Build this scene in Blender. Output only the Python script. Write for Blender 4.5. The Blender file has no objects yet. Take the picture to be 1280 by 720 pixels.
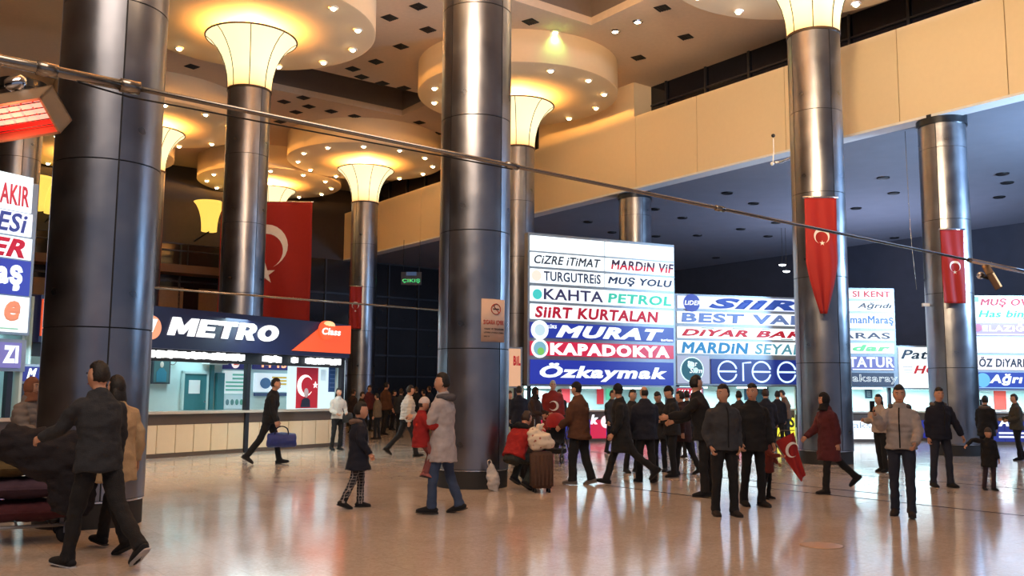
import bpy, bmesh, math, random
from mathutils import Vector, Matrix, noise, Quaternion
random.seed(7)
R_ = math.radians
SC = bpy.context.scene
COL = SC.collection

# ------------------------------------------------------------------ camera
FPX = 1150.0; CAMH = 1.55
TH = math.atan(130/FPX); RO = R_(0.4)
cF = Vector((0, math.cos(TH), math.sin(TH)))
_r = Vector((1,0,0)); _u = Vector((0,-math.sin(TH), math.cos(TH)))
cR = _r*math.cos(RO)+_u*math.sin(RO); cU = _u*math.cos(RO)-_r*math.sin(RO)
cam = bpy.data.objects.new('camera', bpy.data.cameras.new('camera')); COL.objects.link(cam)
cam.data.sensor_width = 36; cam.data.lens = 36*FPX/1280
cam.data.clip_start = .05; cam.data.clip_end = 300
m = Matrix((cR, cU, -cF)).transposed().to_4x4(); m.translation = (0,0,CAMH)
cam.matrix_world = m
SC.camera = cam
C0 = Vector((0,0,CAMH))

# ------------------------------------------------------------------ world, exposure
SC.view_settings.view_transform = 'Standard'; SC.view_settings.look = 'None'
SC.view_settings.gamma = 1; SC.view_settings.use_curve_mapping = False
SC.view_settings.exposure = 0.32
w = bpy.data.worlds.new('world'); SC.world = w; w.use_nodes = True
w.node_tree.nodes['Background'].inputs[0].default_value = (.50,.58,.80,1)
w.node_tree.nodes['Background'].inputs[1].default_value = .30

def lamp(name, kind, loc, power, col, size=.3, aim=None, spot=None, sy=None):
    l = bpy.data.lights.new(name, kind); l.energy = power; l.color = col
    if kind == 'AREA':
        l.size = size
        if sy: l.shape = 'RECTANGLE'; l.size_y = sy
    else: l.shadow_soft_size = size
    if kind == 'SPOT': l.spot_size = R_(spot or 60); l.spot_blend = .6
    o = bpy.data.objects.new(name, l); COL.objects.link(o); o.location = loc
    if aim is not None:
        o.rotation_euler = (Vector(aim)-Vector(loc)).to_track_quat('-Z','Y').to_euler()
    return o
# lights added out of view to brighten the hall
lamp('hall_ceiling_lamp','AREA',(-3,2,12.4),1150,(1,.80,.64),8,(-4,10,0))  # unseen broad fill from above, added to lift the floor
lamp('hall_spot','SPOT',(2,8,8.8),5600,(1,.72,.42),.5,(11,25,10.9),spot=66)  # added to brighten the fascia, no lamp of the hall
lamp('hall_uplight','AREA',(1.5,19.3,11.5),330,(1,.70,.46),2.0,(1.5,21,16))  # added to brighten the ceiling between the drums
lamp('hall_uplight','AREA',(-2,9,9.2),500,(1,.66,.38),3,(-3,20,13))  # second added fill, turned up at the ceiling
# cool gallery light: one lamp beyond the frame at right, one added fill
lamp('gallery_floodlight','AREA',(19.5,20.5,5.5),2300,(.42,.68,1),2.5,(17.5,23,9))
lamp('gallery_floodlight','AREA',(15,37,3.0),550,(.62,.72,1),5,(13,38,9))  # added unseen behind the boards to brighten the gallery back wall

# ------------------------------------------------------------------ pixel <-> place
def ray(px,py): return cF*FPX + cR*(px-640) + cU*(360-py)
def atz(px,py,z):
    d = ray(px,py); return C0 + d*((z-CAMH)/d.z)
def gnd(px,py): return atz(px,py,0)
def atd(px,py,d):
    q = ray(px,py); return C0 + q*(d/q.y)
def azv(az): return Vector((math.sin(R_(az)), math.cos(R_(az)), 0))
def onplane(px,py,P0,az):
    """(u,z) on the vertical plane through P0 running along azimuth az"""
    u = azv(az); n = Vector((u.y,-u.x,0)); d = ray(px,py)
    t = (Vector(P0)-C0).dot(n)/d.dot(n); p = C0+d*t
    return (p-Vector(P0)).dot(u), p.z
HA = azv(-36.5); HB = azv(53.5)               # the hall's two axes
def hall(a,b,z=0): return HA*a + HB*b + Vector((0,0,z))
def hab(p): return p.dot(HA), p.dot(HB)

# ------------------------------------------------------------------ materials
MATS = {}
def mat(name, col, rough=.6, metal=0., emit=0., ecol=None, var=.08, scale=8., bump=0., bscale=60., coat=0., trans=0.):
    if name in MATS: return MATS[name]
    m = bpy.data.materials.new(name); m.use_nodes = True; nt = m.node_tree
    b = nt.nodes['Principled BSDF']; N = nt.nodes.new; L = nt.links.new
    tc = N('ShaderNodeTexCoord'); no = N('ShaderNodeTexNoise'); no.inputs['Scale'].default_value = scale
    no.inputs['Detail'].default_value = 3
    L(tc.outputs['Object'], no.inputs['Vector'])
    mp = N('ShaderNodeMapRange'); mp.inputs['To Min'].default_value = 1-var; mp.inputs['To Max'].default_value = 1+var
    L(no.outputs['Fac'], mp.inputs['Value'])
    mx = N('ShaderNodeVectorMath'); mx.operation = 'SCALE'; mx.inputs[0].default_value = col[:3]
    L(mp.outputs[0], mx.inputs['Scale']); L(mx.outputs[0], b.inputs['Base Color'])
    b.inputs['Roughness'].default_value = rough; b.inputs['Metallic'].default_value = metal
    b.inputs['Coat Weight'].default_value = coat
    b.inputs['Transmission Weight'].default_value = trans
    if emit:
        b.inputs['Emission Color'].default_value = (*(ecol or col)[:3],1); b.inputs['Emission Strength'].default_value = emit
    if bump:
        n2 = N('ShaderNodeTexNoise'); n2.inputs['Scale'].default_value = bscale; n2.inputs['Detail'].default_value = 4
        L(tc.outputs['Object'], n2.inputs['Vector']); bp = N('ShaderNodeBump'); bp.inputs['Strength'].default_value = bump
        bp.inputs['Distance'].default_value = .02
        L(n2.outputs['Fac'], bp.inputs['Height']); L(bp.outputs[0], b.inputs['Normal'])
    MATS[name] = m; return m
def srgb(r,g,b):
    f = lambda c: (c/255/12.92) if c/255 <= .04045 else ((c/255+.055)/1.055)**2.4
    return (f(r),f(g),f(b))
def glow(name, rgb, s=1.0):
    c = srgb(*rgb); return mat(name, tuple(x*.2 for x in c), .35, 0, s, c, .02)

# brushed steel of the columns: soft dents and streaks
def steel_mat():
    m = bpy.data.materials.new('column_steel'); m.use_nodes = True; nt = m.node_tree; N = nt.nodes.new; L = nt.links.new
    b = nt.nodes['Principled BSDF']; b.inputs['Metallic'].default_value = 1; b.inputs['Roughness'].default_value = .3
    tc = N('ShaderNodeTexCoord'); mpg = N('ShaderNodeMapping'); mpg.inputs['Scale'].default_value = (1,1,.5)
    L(tc.outputs['Object'], mpg.inputs[0])
    n = N('ShaderNodeTexNoise'); n.inputs['Scale'].default_value = 1.1; n.inputs['Detail'].default_value = 3
    L(mpg.outputs[0], n.inputs['Vector'])
    bp = N('ShaderNodeBump'); bp.inputs['Strength'].default_value = .35; bp.inputs['Distance'].default_value = .06
    L(n.outputs['Fac'], bp.inputs['Height'])
    n2 = N('ShaderNodeTexNoise'); n2.inputs['Scale'].default_value = 260
    mp2 = N('ShaderNodeMapping'); mp2.inputs['Scale'].default_value = (1,1,.04); L(tc.outputs['Object'], mp2.inputs[0]); L(mp2.outputs[0], n2.inputs['Vector'])
    bp2 = N('ShaderNodeBump'); bp2.inputs['Strength'].default_value = .08; bp2.inputs['Distance'].default_value = .004
    L(n2.outputs['Fac'], bp2.inputs['Height']); L(bp.outputs[0], bp2.inputs['Normal']); L(bp2.outputs[0], b.inputs['Normal'])
    n3 = N('ShaderNodeTexNoise'); n3.inputs['Scale'].default_value = 2.2; L(tc.outputs['Object'], n3.inputs['Vector'])
    r = N('ShaderNodeMapRange'); r.inputs['To Min'].default_value = .22; r.inputs['To Max'].default_value = .42; L(n3.outputs['Fac'], r.inputs['Value']); L(r.outputs[0], b.inputs['Roughness'])
    cr = N('ShaderNodeValToRGB'); cr.color_ramp.elements[0].color = (.20,.215,.25,1); cr.color_ramp.elements[1].color = (.38,.39,.43,1)
    L(n3.outputs['Fac'], cr.inputs['Fac']); L(cr.outputs[0], b.inputs['Base Color'])
    return m
STEEL = steel_mat()

# polished terrazzo
def floor_mat():
    m = bpy.data.materials.new('polished_terrazzo'); m.use_nodes = True; nt = m.node_tree; N = nt.nodes.new; L = nt.links.new
    b = nt.nodes['Principled BSDF']
    tc = N('ShaderNodeTexCoord')
    v = N('ShaderNodeTexVoronoi'); v.inputs['Scale'].default_value = 38; L(tc.outputs['Object'], v.inputs['Vector'])
    n = N('ShaderNodeTexNoise'); n.inputs['Scale'].default_value = 1.3; n.inputs['Detail'].default_value = 5; L(tc.outputs['Object'], n.inputs['Vector'])
    cr = N('ShaderNodeValToRGB'); e = cr.color_ramp.elements
    e[0].position = 0; e[0].color = (.50,.40,.33,1); e[1].position = 1; e[1].color = (.74,.64,.55,1)
    sp = N('ShaderNodeSeparateColor'); L(v.outputs['Color'], sp.inputs[0])
    ad = N('ShaderNodeMath'); ad.operation = 'MULTIPLY_ADD'; ad.inputs[1].default_value = .45
    sc = N('ShaderNodeMath'); sc.operation = 'MULTIPLY'; sc.inputs[1].default_value = .62
    L(n.outputs['Fac'], sc.inputs[0]); L(sp.outputs[0], ad.inputs[0]); L(sc.outputs[0], ad.inputs[2]); L(ad.outputs[0], cr.inputs['Fac'])
    # low-contrast tile joints, 60 cm
    mp = N('ShaderNodeMapping'); mp.inputs['Rotation'].default_value = (0,0,R_(-36.5)); L(tc.outputs['Object'], mp.inputs[0])
    br = N('ShaderNodeTexBrick'); br.offset = 0; br.inputs['Scale'].default_value = 1; br.inputs['Brick Width'].default_value = .6; br.inputs['Row Height'].default_value = .6
    br.inputs['Mortar Size'].default_value = .003; br.inputs['Color1'].default_value = (1,1,1,1); br.inputs['Color2'].default_value = (.93,.93,.93,1); br.inputs['Mortar'].default_value = (.72,.72,.72,1)
    L(mp.outputs[0], br.inputs['Vector'])
    mx = N('ShaderNodeMix'); mx.data_type = 'RGBA'; mx.blend_type = 'MULTIPLY'; mx.inputs[0].default_value = 1
    L(cr.outputs[0], mx.inputs[6]); L(br.outputs[0], mx.inputs[7]); L(mx.outputs[2], b.inputs['Base Color'])
    rr = N('ShaderNodeMapRange'); rr.inputs['To Min'].default_value = .09; rr.inputs['To Max'].default_value = .17; L(n.outputs['Fac'], rr.inputs['Value']); L(rr.outputs[0], b.inputs['Roughness'])
    b.inputs['IOR'].default_value = 1.75; b.inputs['Specular IOR Level'].default_value = .62
    n4 = N('ShaderNodeTexNoise'); n4.inputs['Scale'].default_value = 2.6; n4.inputs['Detail'].default_value = 2; L(tc.outputs['Object'], n4.inputs['Vector'])
    bp = N('ShaderNodeBump'); bp.inputs['Strength'].default_value = .07; bp.inputs['Distance'].default_value = .02
    L(n4.outputs['Fac'], bp.inputs['Height']); L(bp.outputs[0], b.inputs['Normal'])
    return m

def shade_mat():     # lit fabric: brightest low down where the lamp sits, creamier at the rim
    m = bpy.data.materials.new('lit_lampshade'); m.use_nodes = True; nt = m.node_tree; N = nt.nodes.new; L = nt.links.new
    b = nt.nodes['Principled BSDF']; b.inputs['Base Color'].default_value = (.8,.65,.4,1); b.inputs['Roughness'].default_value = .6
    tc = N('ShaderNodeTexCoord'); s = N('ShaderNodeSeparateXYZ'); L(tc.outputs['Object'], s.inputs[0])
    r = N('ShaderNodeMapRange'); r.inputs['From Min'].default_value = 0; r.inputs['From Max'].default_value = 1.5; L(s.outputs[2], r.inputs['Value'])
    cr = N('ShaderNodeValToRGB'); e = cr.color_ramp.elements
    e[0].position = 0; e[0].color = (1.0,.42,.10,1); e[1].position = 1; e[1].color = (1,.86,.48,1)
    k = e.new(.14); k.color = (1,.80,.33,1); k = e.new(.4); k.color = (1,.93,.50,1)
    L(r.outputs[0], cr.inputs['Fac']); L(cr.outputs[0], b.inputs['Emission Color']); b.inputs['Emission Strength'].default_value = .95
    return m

# ------------------------------------------------------------------ mesh builder
class MB:
    def __init__(s): s.v=[]; s.f=[]; s.mi=[]
    def add(s, vs, fs, M=None, mi=0):
        k=len(s.v)
        s.v += [tuple(M@Vector(p)) if M else tuple(p) for p in vs]
        s.f += [tuple(k+i for i in f) for f in fs]; s.mi += [mi]*len(fs); return s
    def box(s, c, d, M=None, mi=0):
        x,y,z=c; a,b,h=d[0]/2,d[1]/2,d[2]/2
        vs=[(x+i*a,y+j*b,z+k*h) for k in(-1,1) for j in(-1,1) for i in(-1,1)]
        return s.add(vs,[(0,2,3,1),(4,5,7,6),(0,1,5,4),(2,6,7,3),(0,4,6,2),(1,3,7,5)],M,mi)
    def bbox(s, x0,x1,y0,y1,z0,z1, M=None, mi=0):
        return s.box(((x0+x1)/2,(y0+y1)/2,(z0+z1)/2),(abs(x1-x0),abs(y1-y0),abs(z1-z0)),M,mi)
    def lathe(s, prof, seg=32, c=(0,0,0), a0=0, a1=360, caps=True, M=None, mi=0):
        full = abs(a1-a0)>=359.9; n = seg if full else seg+1
        vs=[]; fs=[]
        for r,z in prof:
            for i in range(n):
                t=R_(a0+(a1-a0)*i/seg); vs.append((c[0]+r*math.cos(t),c[1]+r*math.sin(t),c[2]+z))
        for j in range(len(prof)-1):
            for i in range(seg):
                i2=(i+1)%n if full else i+1
                fs.append((j*n+i,j*n+i2,(j+1)*n+i2,(j+1)*n+i))
        if caps and full:
            if prof[0][0]>1e-4: fs.append(tuple(range(n))[::-1])
            if prof[-1][0]>1e-4: fs.append(tuple((len(prof)-1)*n+i for i in range(n)))
        return s.add(vs,fs,M,mi)
    def prism(s, poly, y0, y1, M=None, mi=0):      # outline in x,z, thickness along y
        n=len(poly); vs=[(x,y0,z) for x,z in poly]+[(x,y1,z) for x,z in poly]
        fs=[tuple(range(n)),tuple(range(n,2*n))[::-1]]+[(i,i+n,(i+1)%n+n,(i+1)%n) for i in range(n)]
        return s.add(vs,fs,M,mi)
    def tube(s, pts, rad, seg=10, M=None, mi=0, up=None, sub=1):
        """pts joined by an elliptic tube; rad: number or (side, depth) per point"""
        pts=[Vector(p) for p in pts]; n=len(pts)
        rad=[rad]*n if not isinstance(rad,(list,tuple)) else list(rad)
        rad=[(r,r) if not isinstance(r,(list,tuple)) else r for r in rad]
        if sub>1:
            P=[];Q=[]
            for i in range(n-1):
                p0,p1,p2,p3=pts[max(i-1,0)],pts[i],pts[i+1],pts[min(i+2,n-1)]
                for k in range(sub):
                    t=k/sub
                    P.append(.5*((2*p1)+(p2-p0)*t+(2*p0-5*p1+4*p2-p3)*t*t+(3*p1-p0-3*p2+p3)*t**3))
                    e=t*t*(3-2*t); Q.append((rad[i][0]*(1-e)+rad[i+1][0]*e, rad[i][1]*(1-e)+rad[i+1][1]*e))
            P.append(pts[-1]); Q.append(rad[-1]); pts,rad=P,Q; n=len(pts)
        vs=[];fs=[]
        side=Vector(up) if up is not None else None
        for i in range(n):
            t=(pts[min(i+1,n-1)]-pts[max(i-1,0)])
            if t.length<1e-9: t=Vector((0,0,1))
            t.normalize()
            if side is None:
                side=t.orthogonal()
            sd=side-t*side.dot(t)
            if sd.length<1e-6: sd=t.orthogonal()
            sd.normalize(); side=sd; bi=t.cross(sd)
            for k in range(seg):
                a=2*math.pi*k/seg
                vs.append(pts[i]+sd*math.cos(a)*rad[i][0]+bi*math.sin(a)*rad[i][1])
        for i in range(n-1):
            for k in range(seg):
                k2=(k+1)%seg; fs.append((i*seg+k,i*seg+k2,(i+1)*seg+k2,(i+1)*seg+k))
        fs.append(tuple(range(seg))[::-1]); fs.append(tuple((n-1)*seg+k for k in range(seg)))
        return s.add(vs,fs,M,mi)
    def ball(s, c, r, seg=12, M=None, mi=0, fn=None):
        r=(r,r,r) if not isinstance(r,(list,tuple)) else r
        rings=max(4,seg*2//3); vs=[(0,0,-1)];fs=[]
        for j in range(1,rings):
            ph=-math.pi/2+math.pi*j/rings
            for i in range(seg):
                a=2*math.pi*i/seg; vs.append((math.cos(ph)*math.cos(a),math.cos(ph)*math.sin(a),math.sin(ph)))
        vs.append((0,0,1)); T=len(vs)-1
        for i in range(seg): fs.append((0,1+(i+1)%seg,1+i))
        for j in range(rings-2):
            for i in range(seg):
                a=1+j*seg+i; b_=1+j*seg+(i+1)%seg; fs.append((a,b_,b_+seg,a+seg))
        for i in range(seg): fs.append((T,T-seg+i,T-seg+(i+1)%seg))
        if fn: vs=[fn(Vector(p)) for p in vs]
        vs=[(c[0]+p[0]*r[0],c[1]+p[1]*r[1],c[2]+p[2]*r[2]) for p in vs]
        return s.add(vs,fs,M,mi)
    def mesh(s, name, mats, smooth=False):
        me=bpy.data.meshes.new(name); me.from_pydata([tuple(p) for p in s.v],[],s.f)
        for mm in (mats if isinstance(mats,(list,tuple)) else [mats]): me.materials.append(mm)
        me.polygons.foreach_set('material_index', s.mi)
        if smooth:
            me.polygons.foreach_set('use_smooth',[True]*len(me.polygons))
            if smooth=='auto': me.set_sharp_from_angle(angle=R_(35))
        me.update(); return me
    def build(s, name, mats, parent=None, smooth=False, loc=None):
        o=bpy.data.objects.new(name, s.mesh(name,mats,smooth)); COL.objects.link(o)
        if parent: o.parent=parent
        if loc is not None: o.location=loc
        return o
def tag(o,label=None,cat=None,group=None,kind=None):
    if label: o['label']=label
    if cat: o['category']=cat
    if group: o['group']=group
    if kind: o['kind']=kind
    return o
def thing(name,label,cat,loc=(0,0,0),rz=0,group=None):
    o=bpy.data.objects.new(name,None); COL.objects.link(o); o.location=loc; o.rotation_euler=(0,0,rz)
    o.empty_display_size=.2
    return tag(o,label,cat,group)
def inst(me,name,parent,loc=(0,0,0),rz=0):
    o=bpy.data.objects.new(name,me); COL.objects.link(o); o.parent=parent; o.location=loc; o.rotation_euler=(0,0,rz); return o
def frame_uv(P0,az):
    """matrix: local x along azimuth az, y away from the viewer side (into the shop), z up"""
    u=azv(az); v=Vector((-u.y,u.x,0)); M=Matrix((u,v,Vector((0,0,1)))).transposed().to_4x4(); M.translation=Vector(P0); return M
def empty_uv(name,label,cat,P0,az,group=None):
    return thing(name,label,cat,P0,R_(90-az),group)

# ------------------------------------------------------------------ lettering
def text_mesh(s, name, x0, x1, z0, z1, y, material, bold=.0, shear=0., depth=.01, space=1., outline=0):
    """letters filling the rectangle x0..x1, z0..z1 in the local x-z plane, facing -y"""
    cu=bpy.data.curves.new('t','FONT'); cu.body=s; cu.size=1; cu.shear=shear; cu.space_character=space*(1+bold*3.0)
    cu.resolution_u=3
    if outline: cu.fill_mode='NONE'; cu.bevel_depth=outline; cu.bevel_resolution=0
    else: cu.extrude=.02; cu.bevel_depth=max(bold,0); cu.bevel_resolution=0; cu.offset=min(bold,0)
    o=bpy.data.objects.new('t',cu); COL.objects.link(o)
    bpy.context.view_layer.update()
    me=bpy.data.meshes.new_from_object(o.evaluated_get(bpy.context.evaluated_depsgraph_get()))
    bpy.data.objects.remove(o); bpy.data.curves.remove(cu)
    if not me.vertices: return me
    cs=[v.co.copy() for v in me.vertices]
    ax,bx=min(c.x for c in cs),max(c.x for c in cs); ay,by=min(c.y for c in cs),max(c.y for c in cs); az_,bz=min(c.z for c in cs),max(c.z for c in cs)
    kx=(x1-x0)/max(bx-ax,1e-6); ky=(z1-z0)/max(by-ay,1e-6); kz=depth/max(bz-az_,1e-6)
    for v,c in zip(me.vertices,cs): v.co=((c.x-ax)*kx+x0, y-(c.z-az_)*kz, (c.y-ay)*ky+z0)
    me.materials.clear(); me.materials.append(material); me.name=name
    return me
def letters(parent, s, x0,x1,z0,z1,y,material,bold=.0,shear=0.,name='lettering',depth=.022,space=1.,outline=0,clip=None):
    me=text_mesh(s,name,x0,x1,z0,z1,y,material,bold,shear,depth,space,outline)
    if clip:
        bm=bmesh.new(); bm.from_mesh(me); zc=z0+(z1-z0)*clip[0]
        bmesh.ops.bisect_plane(bm,geom=bm.verts[:]+bm.edges[:]+bm.faces[:],plane_co=(0,0,zc),plane_no=(0,0,clip[1]),clear_inner=True)
        bm.to_mesh(me); bm.free()
    o=bpy.data.objects.new(name,me); COL.objects.link(o); o.parent=parent; return o
def crescent(R,seg=22,thick=.8,off=.25):
    """outline of the flag's crescent, opening towards +x"""
    r2=R*thick; cx=R*off
    x=(R*R-r2*r2+cx*cx)/(2*cx); y=math.sqrt(max(R*R-x*x,0)); a=math.atan2(y,x); b=math.atan2(y,x-cx)
    P=[(R*math.cos(t),R*math.sin(t)) for t in [a+(2*math.pi-2*a)*i/seg for i in range(seg+1)]]
    P+=[(cx+r2*math.cos(t),r2*math.sin(t)) for t in [2*math.pi-b-(2*math.pi-2*b)*i/seg for i in range(1,seg)]]
    return P
def star(R,rot=0,cx=0,cz=0):
    return [(cx+(R if i%2==0 else R*.38)*math.cos(rot+math.pi*i/5),cz+(R if i%2==0 else R*.38)*math.sin(rot+math.pi*i/5)) for i in range(10)]
# ------------------------------------------------------------------ the setting
M_ceil=mat('ceiling_plaster',srgb(214,190,165),.8,bump=.05)
M_fascia=mat('fascia_panel_paint',srgb(226,205,170),.55,var=.03)
M_dark=mat('dark_wall',srgb(48,42,46),.6,var=.2,scale=2)
M_darkb=mat('navy_dark_wall',srgb(60,62,74),.6,var=.2,scale=2)
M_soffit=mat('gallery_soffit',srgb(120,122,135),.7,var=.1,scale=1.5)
M_glassd=mat('night_glass',srgb(14,16,26),.08,var=.1)
M_mull=mat('mullion_metal',srgb(60,60,66),.4,.7)
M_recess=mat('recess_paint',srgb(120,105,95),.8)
M_black=mat('black_metal',(.012,.012,.014),.45,.3)
M_chrome=mat('chrome',(.75,.75,.78),.12,1,var=.03)
M_white=mat('white_paint',(.75,.75,.75),.5)
M_disc=mat('disc_plaster',srgb(232,208,172),.75,var=.03)

fl=MB().bbox(-60,60,-25,75,-.3,0).build('floor',floor_mat()); tag(fl,kind='structure')
M_strip=mat('dark_inlay',srgb(62,48,42),.25,.2)
def strip(p,L0,L1,wd=.05):
    a,b=hab(p); M=Matrix((HA,HB,Vector((0,0,1)))).transposed().to_4x4()
    MB().bbox(a+L0,a+L1,b-wd/2,b+wd/2,-.01,.003,M).build('floor_inlay_strip',M_strip,fl)
strip(gnd(800,612),-1.6,.8); strip(gnd(1010,608),-1.7,14); strip(gnd(1180,634),-3.2,3.5); strip(gnd(1100,596),-5,10)
strip(gnd(560,562),-.2,6); strip(gnd(690,560),-2,5)
cov=MB().lathe([(.001,0),(.2,0),(.22,.003),(.2,.006),(.001,.006)],32).build('floor_outlet_cover',mat('brass_cover',srgb(205,170,140),.35,.3),None,True,gnd(1027,682))
tag(cov,'small round pale cover set in the polished floor, right foreground','floor cover')

# ceiling, in hall axes, with two sunken recesses
MH=Matrix((HA,HB,Vector((0,0,1)))).transposed().to_4x4()
CZ=13.0; BF=23.2; BC=24.15
recess=[(14.5,20.85,11.5,18.45),(29.9,32.9,11.3,18.55)]
aS=sorted({-16,48.5,*[r[0] for r in recess],*[r[1] for r in recess]}); bS=sorted({-30,BC+.25,*[r[2] for r in recess],*[r[3] for r in recess]})
ce=MB()
for i in range(len(aS)-1):
    for j in range(len(bS)-1):
        ca,cb=(aS[i]+aS[i+1])/2,(bS[j]+bS[j+1])/2
        if any(r[0]<ca<r[1] and r[2]<cb<r[3] for r in recess): continue
        ce.bbox(aS[i],aS[i+1],bS[j],bS[j+1],CZ,CZ+.25,MH)
ceil=tag(ce.build('ceiling',M_ceil),kind='structure')
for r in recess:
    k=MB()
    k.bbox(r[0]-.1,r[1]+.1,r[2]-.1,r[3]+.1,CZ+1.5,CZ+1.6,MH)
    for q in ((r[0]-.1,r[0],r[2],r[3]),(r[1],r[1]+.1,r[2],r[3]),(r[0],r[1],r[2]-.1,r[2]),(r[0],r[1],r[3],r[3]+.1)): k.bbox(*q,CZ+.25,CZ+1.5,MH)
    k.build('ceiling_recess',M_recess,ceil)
# small square grilles and the lit spots
gm=MB()
gm.bbox(-.2,.2,-.2,.2,-.012,0)
gme=gm.mesh('ceiling_grille',mat('grille_black',(.02,.016,.014),.6))
gm2=MB()
for k in range(5): gm2.bbox(-.19,.19,-.17+.08*k,-.15+.08*k,-.03,-.012)
slat=gm2.mesh('grille_slats',M_black)
for px,py in ((487,22),(535,37),(501,58),(470,77),(370,140),(350,152),(545,167),(441,86),(452,96),(478,104),(505,110),(379,122),(386,133),(414,139),(443,145),(469,151),(524,153),
              (384,10),(1110,40),(857,46),(798,72),(828,10),(240,83),(263,106),(395,238),(230,215),(40,205),(523,8),(330,128),(355,127),(663,27),(588,120),(440,170)):
    p=atz(px,py,CZ)
    g=inst(gme,'ceiling_grille',ceil,p,R_(53.5)); inst(slat,'slat',g)
srim=MB().lathe([(.09,0),(.16,0),(.17,-.03),(.10,-.06),(.09,0)],20).mesh('spot_rim',M_chrome)
sblb=MB().ball((0,0,-.03),(.09,.09,.05),10).mesh('spot_bulb',glow('spot_glow',(255,255,225),14))
for i,(px,py,c) in enumerate(((694,39,(.8,1,.45)),(769,38,(1,.95,.6)),(797,26,(.9,.97,1)))):
    p=atz(px,py,CZ)
    t=thing('ceiling_spotlight',['lit round spotlight nearest the drum of the middle column','lit round spotlight by the corner of the dark recess','lit round spotlight right of the dark recess corner, bluish white'][i],'spotlight',p,0,'lit ceiling spotlights')
    inst(srim,'rim',t); inst(sblb,'bulb',t)
sp=lamp('spot_beam','SPOT',atz(694,39,CZ)+Vector((0,0,-.15)),110,(.28,1,.22),.15,atd(690,95,28.6),110)

# fascia of the gallery: panels with joints, on both sides of the pier
fas=MB().bbox(-6,47.5,BF+.03,BF+.5,9.0,11.62,MH).build('wall_gallery_fascia',mat('fascia_core',(.1,.08,.06),.8)); tag(fas,kind='structure')
def a_at(px,py,z=9.): return hab(atz(px,py,z))[0]
cuts=[-6,-1.5,3,a_at(1262,119),a_at(1127,153),17.2,20.8,a_at(796,234),29.9,34.5,39,43.3,47.5]
cuts=sorted(cuts)
for i in range(len(cuts)-1):
    k=MB(); k.bbox(cuts[i]+.012,cuts[i+1]-.012,BF-.03,BF+.03,9.0,11.65,MH)
    k.build('fascia_panel',M_fascia,fas)
MB().bbox(-6,47.5,BF-.04,BF+.5,8.93,8.998,MH).build('fascia_lower_trim',M_white,fas)
# pier filling up to the ceiling left of the step
pa0,pa1=a_at(796,234)+.15,29.6
pier=tag(MB().bbox(pa0,pa1,BF+.05,BC+.4,11.62,CZ+.02,MH).build('wall_upper_pier',M_fascia),kind='structure')
rail=MB().tube([hall(44,BF,11.9),hall(30.2,BF,11.9)],.04,8)
# clerestory glazing, set back above the fascia
cl=tag(MB().bbox(-14,47.5,BC,BC+.06,11.5,CZ+.02,MH).build('window_clerestory',M_glassd),kind='structure')
a=-13
while a<47:
    if not pa0-.3<a<pa1+.1: MB().bbox(a-.04,a+.04,BC-.08,BC-.004,11.6,CZ,MH).build('mullion',M_mull,cl)
    a+=1.9
for z in (12.25,): MB().bbox(-14,pa0-.02,BC-.06,BC-.004,z-.03,z+.03,MH).build('transom',M_mull,cl)
MB().bbox(-6,47.5,BF+.5,BC+.02,11.5,11.6,MH).build('ledge',M_dark,cl)
# gallery soffit with unlit downlights
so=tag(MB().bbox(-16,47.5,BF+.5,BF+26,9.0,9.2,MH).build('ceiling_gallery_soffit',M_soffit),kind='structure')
dl=MB().lathe([(.001,-.02),(.14,-.02),(.2,-.04),(.22,0)],20).mesh('soffit_downlight',M_black)
for px,py in ((909,241),(942,254),(853,272),(818,261),(926,286),(872,294),(735,277),(820,295),(1000,255),(1104,222),(1117,241),(1070,260),(1118,297),(1032,282),(970,278),(1259,228),(1249,246),(1253,217),(765,290),(960,295),(895,322)):
    p=atz(px,py,9.0)
    if hab(p)[1]>BF+.8: inst(dl,'soffit_downlight',so,p)
lit=MB().lathe([(.001,-.05),(.10,-.05),(.14,-.02),(.16,0)],20).mesh('lit_downlight',glow('downlight_glow',(235,245,255),10))
for i,(px,py) in enumerate(((1237,299),(1251,302),(1265,305),(1279,309),(978,331),(983,339))):
    d=atz(px,py,9.0)
    p=atd(px,py,41); 
    t=tag(inst(lit,'hanging_lamp',None,p),['small lit lamp, leftmost of the four in a row under the gallery at right','small lit lamp, second of four in a row under the gallery at right','small lit lamp, third of four in a row under the gallery at right','small lit lamp, rightmost of the four in a row at the frame edge','upper small lit lamp left of the flagged column','lower small lit lamp left of the flagged column'][i],'lamp','lit gallery lamps')
    MB().tube([(0,0,0),(0,0,9.0-p.z)],.01,6).build('suspension_rod',M_black,t)
# far walls
wb=tag(MB().bbox(47.5,47.9,-30,BF+26,0,CZ+.2,MH).build('wall_back',M_dark),kind='structure')
wr=tag(MB().bbox(-16,47.5,BF+18,BF+18.4,0,9.0,MH).build('wall_gallery_back',M_darkb),kind='structure')
wl=tag(MB().bbox(-16,47.5,-30.4,-30,0,CZ+.2,MH).build('wall_left',M_dark),kind='structure')
# glazed grid on the back wall under the fascia end (doors) and the upper left bays
M_lowglass=mat('dim_glass',srgb(34,32,36),.12,var=.3,scale=1)
gl=tag(MB().bbox(47.3,47.4,-8,24+17,.0,8.9,MH).build('window_back_glazing',M_lowglass),kind='structure')
for k in range(25): MB().bbox(47.2,47.3,-8+2*k-.04,-8+2*k+.04,0,8.9,MH).build('mullion',M_mull,gl)
for z in (2.4,3.6,5.2,7.0): MB().bbox(47.22,47.3,-8,41,z-.05,z+.05,MH).build('transom',M_mull,gl)
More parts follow.
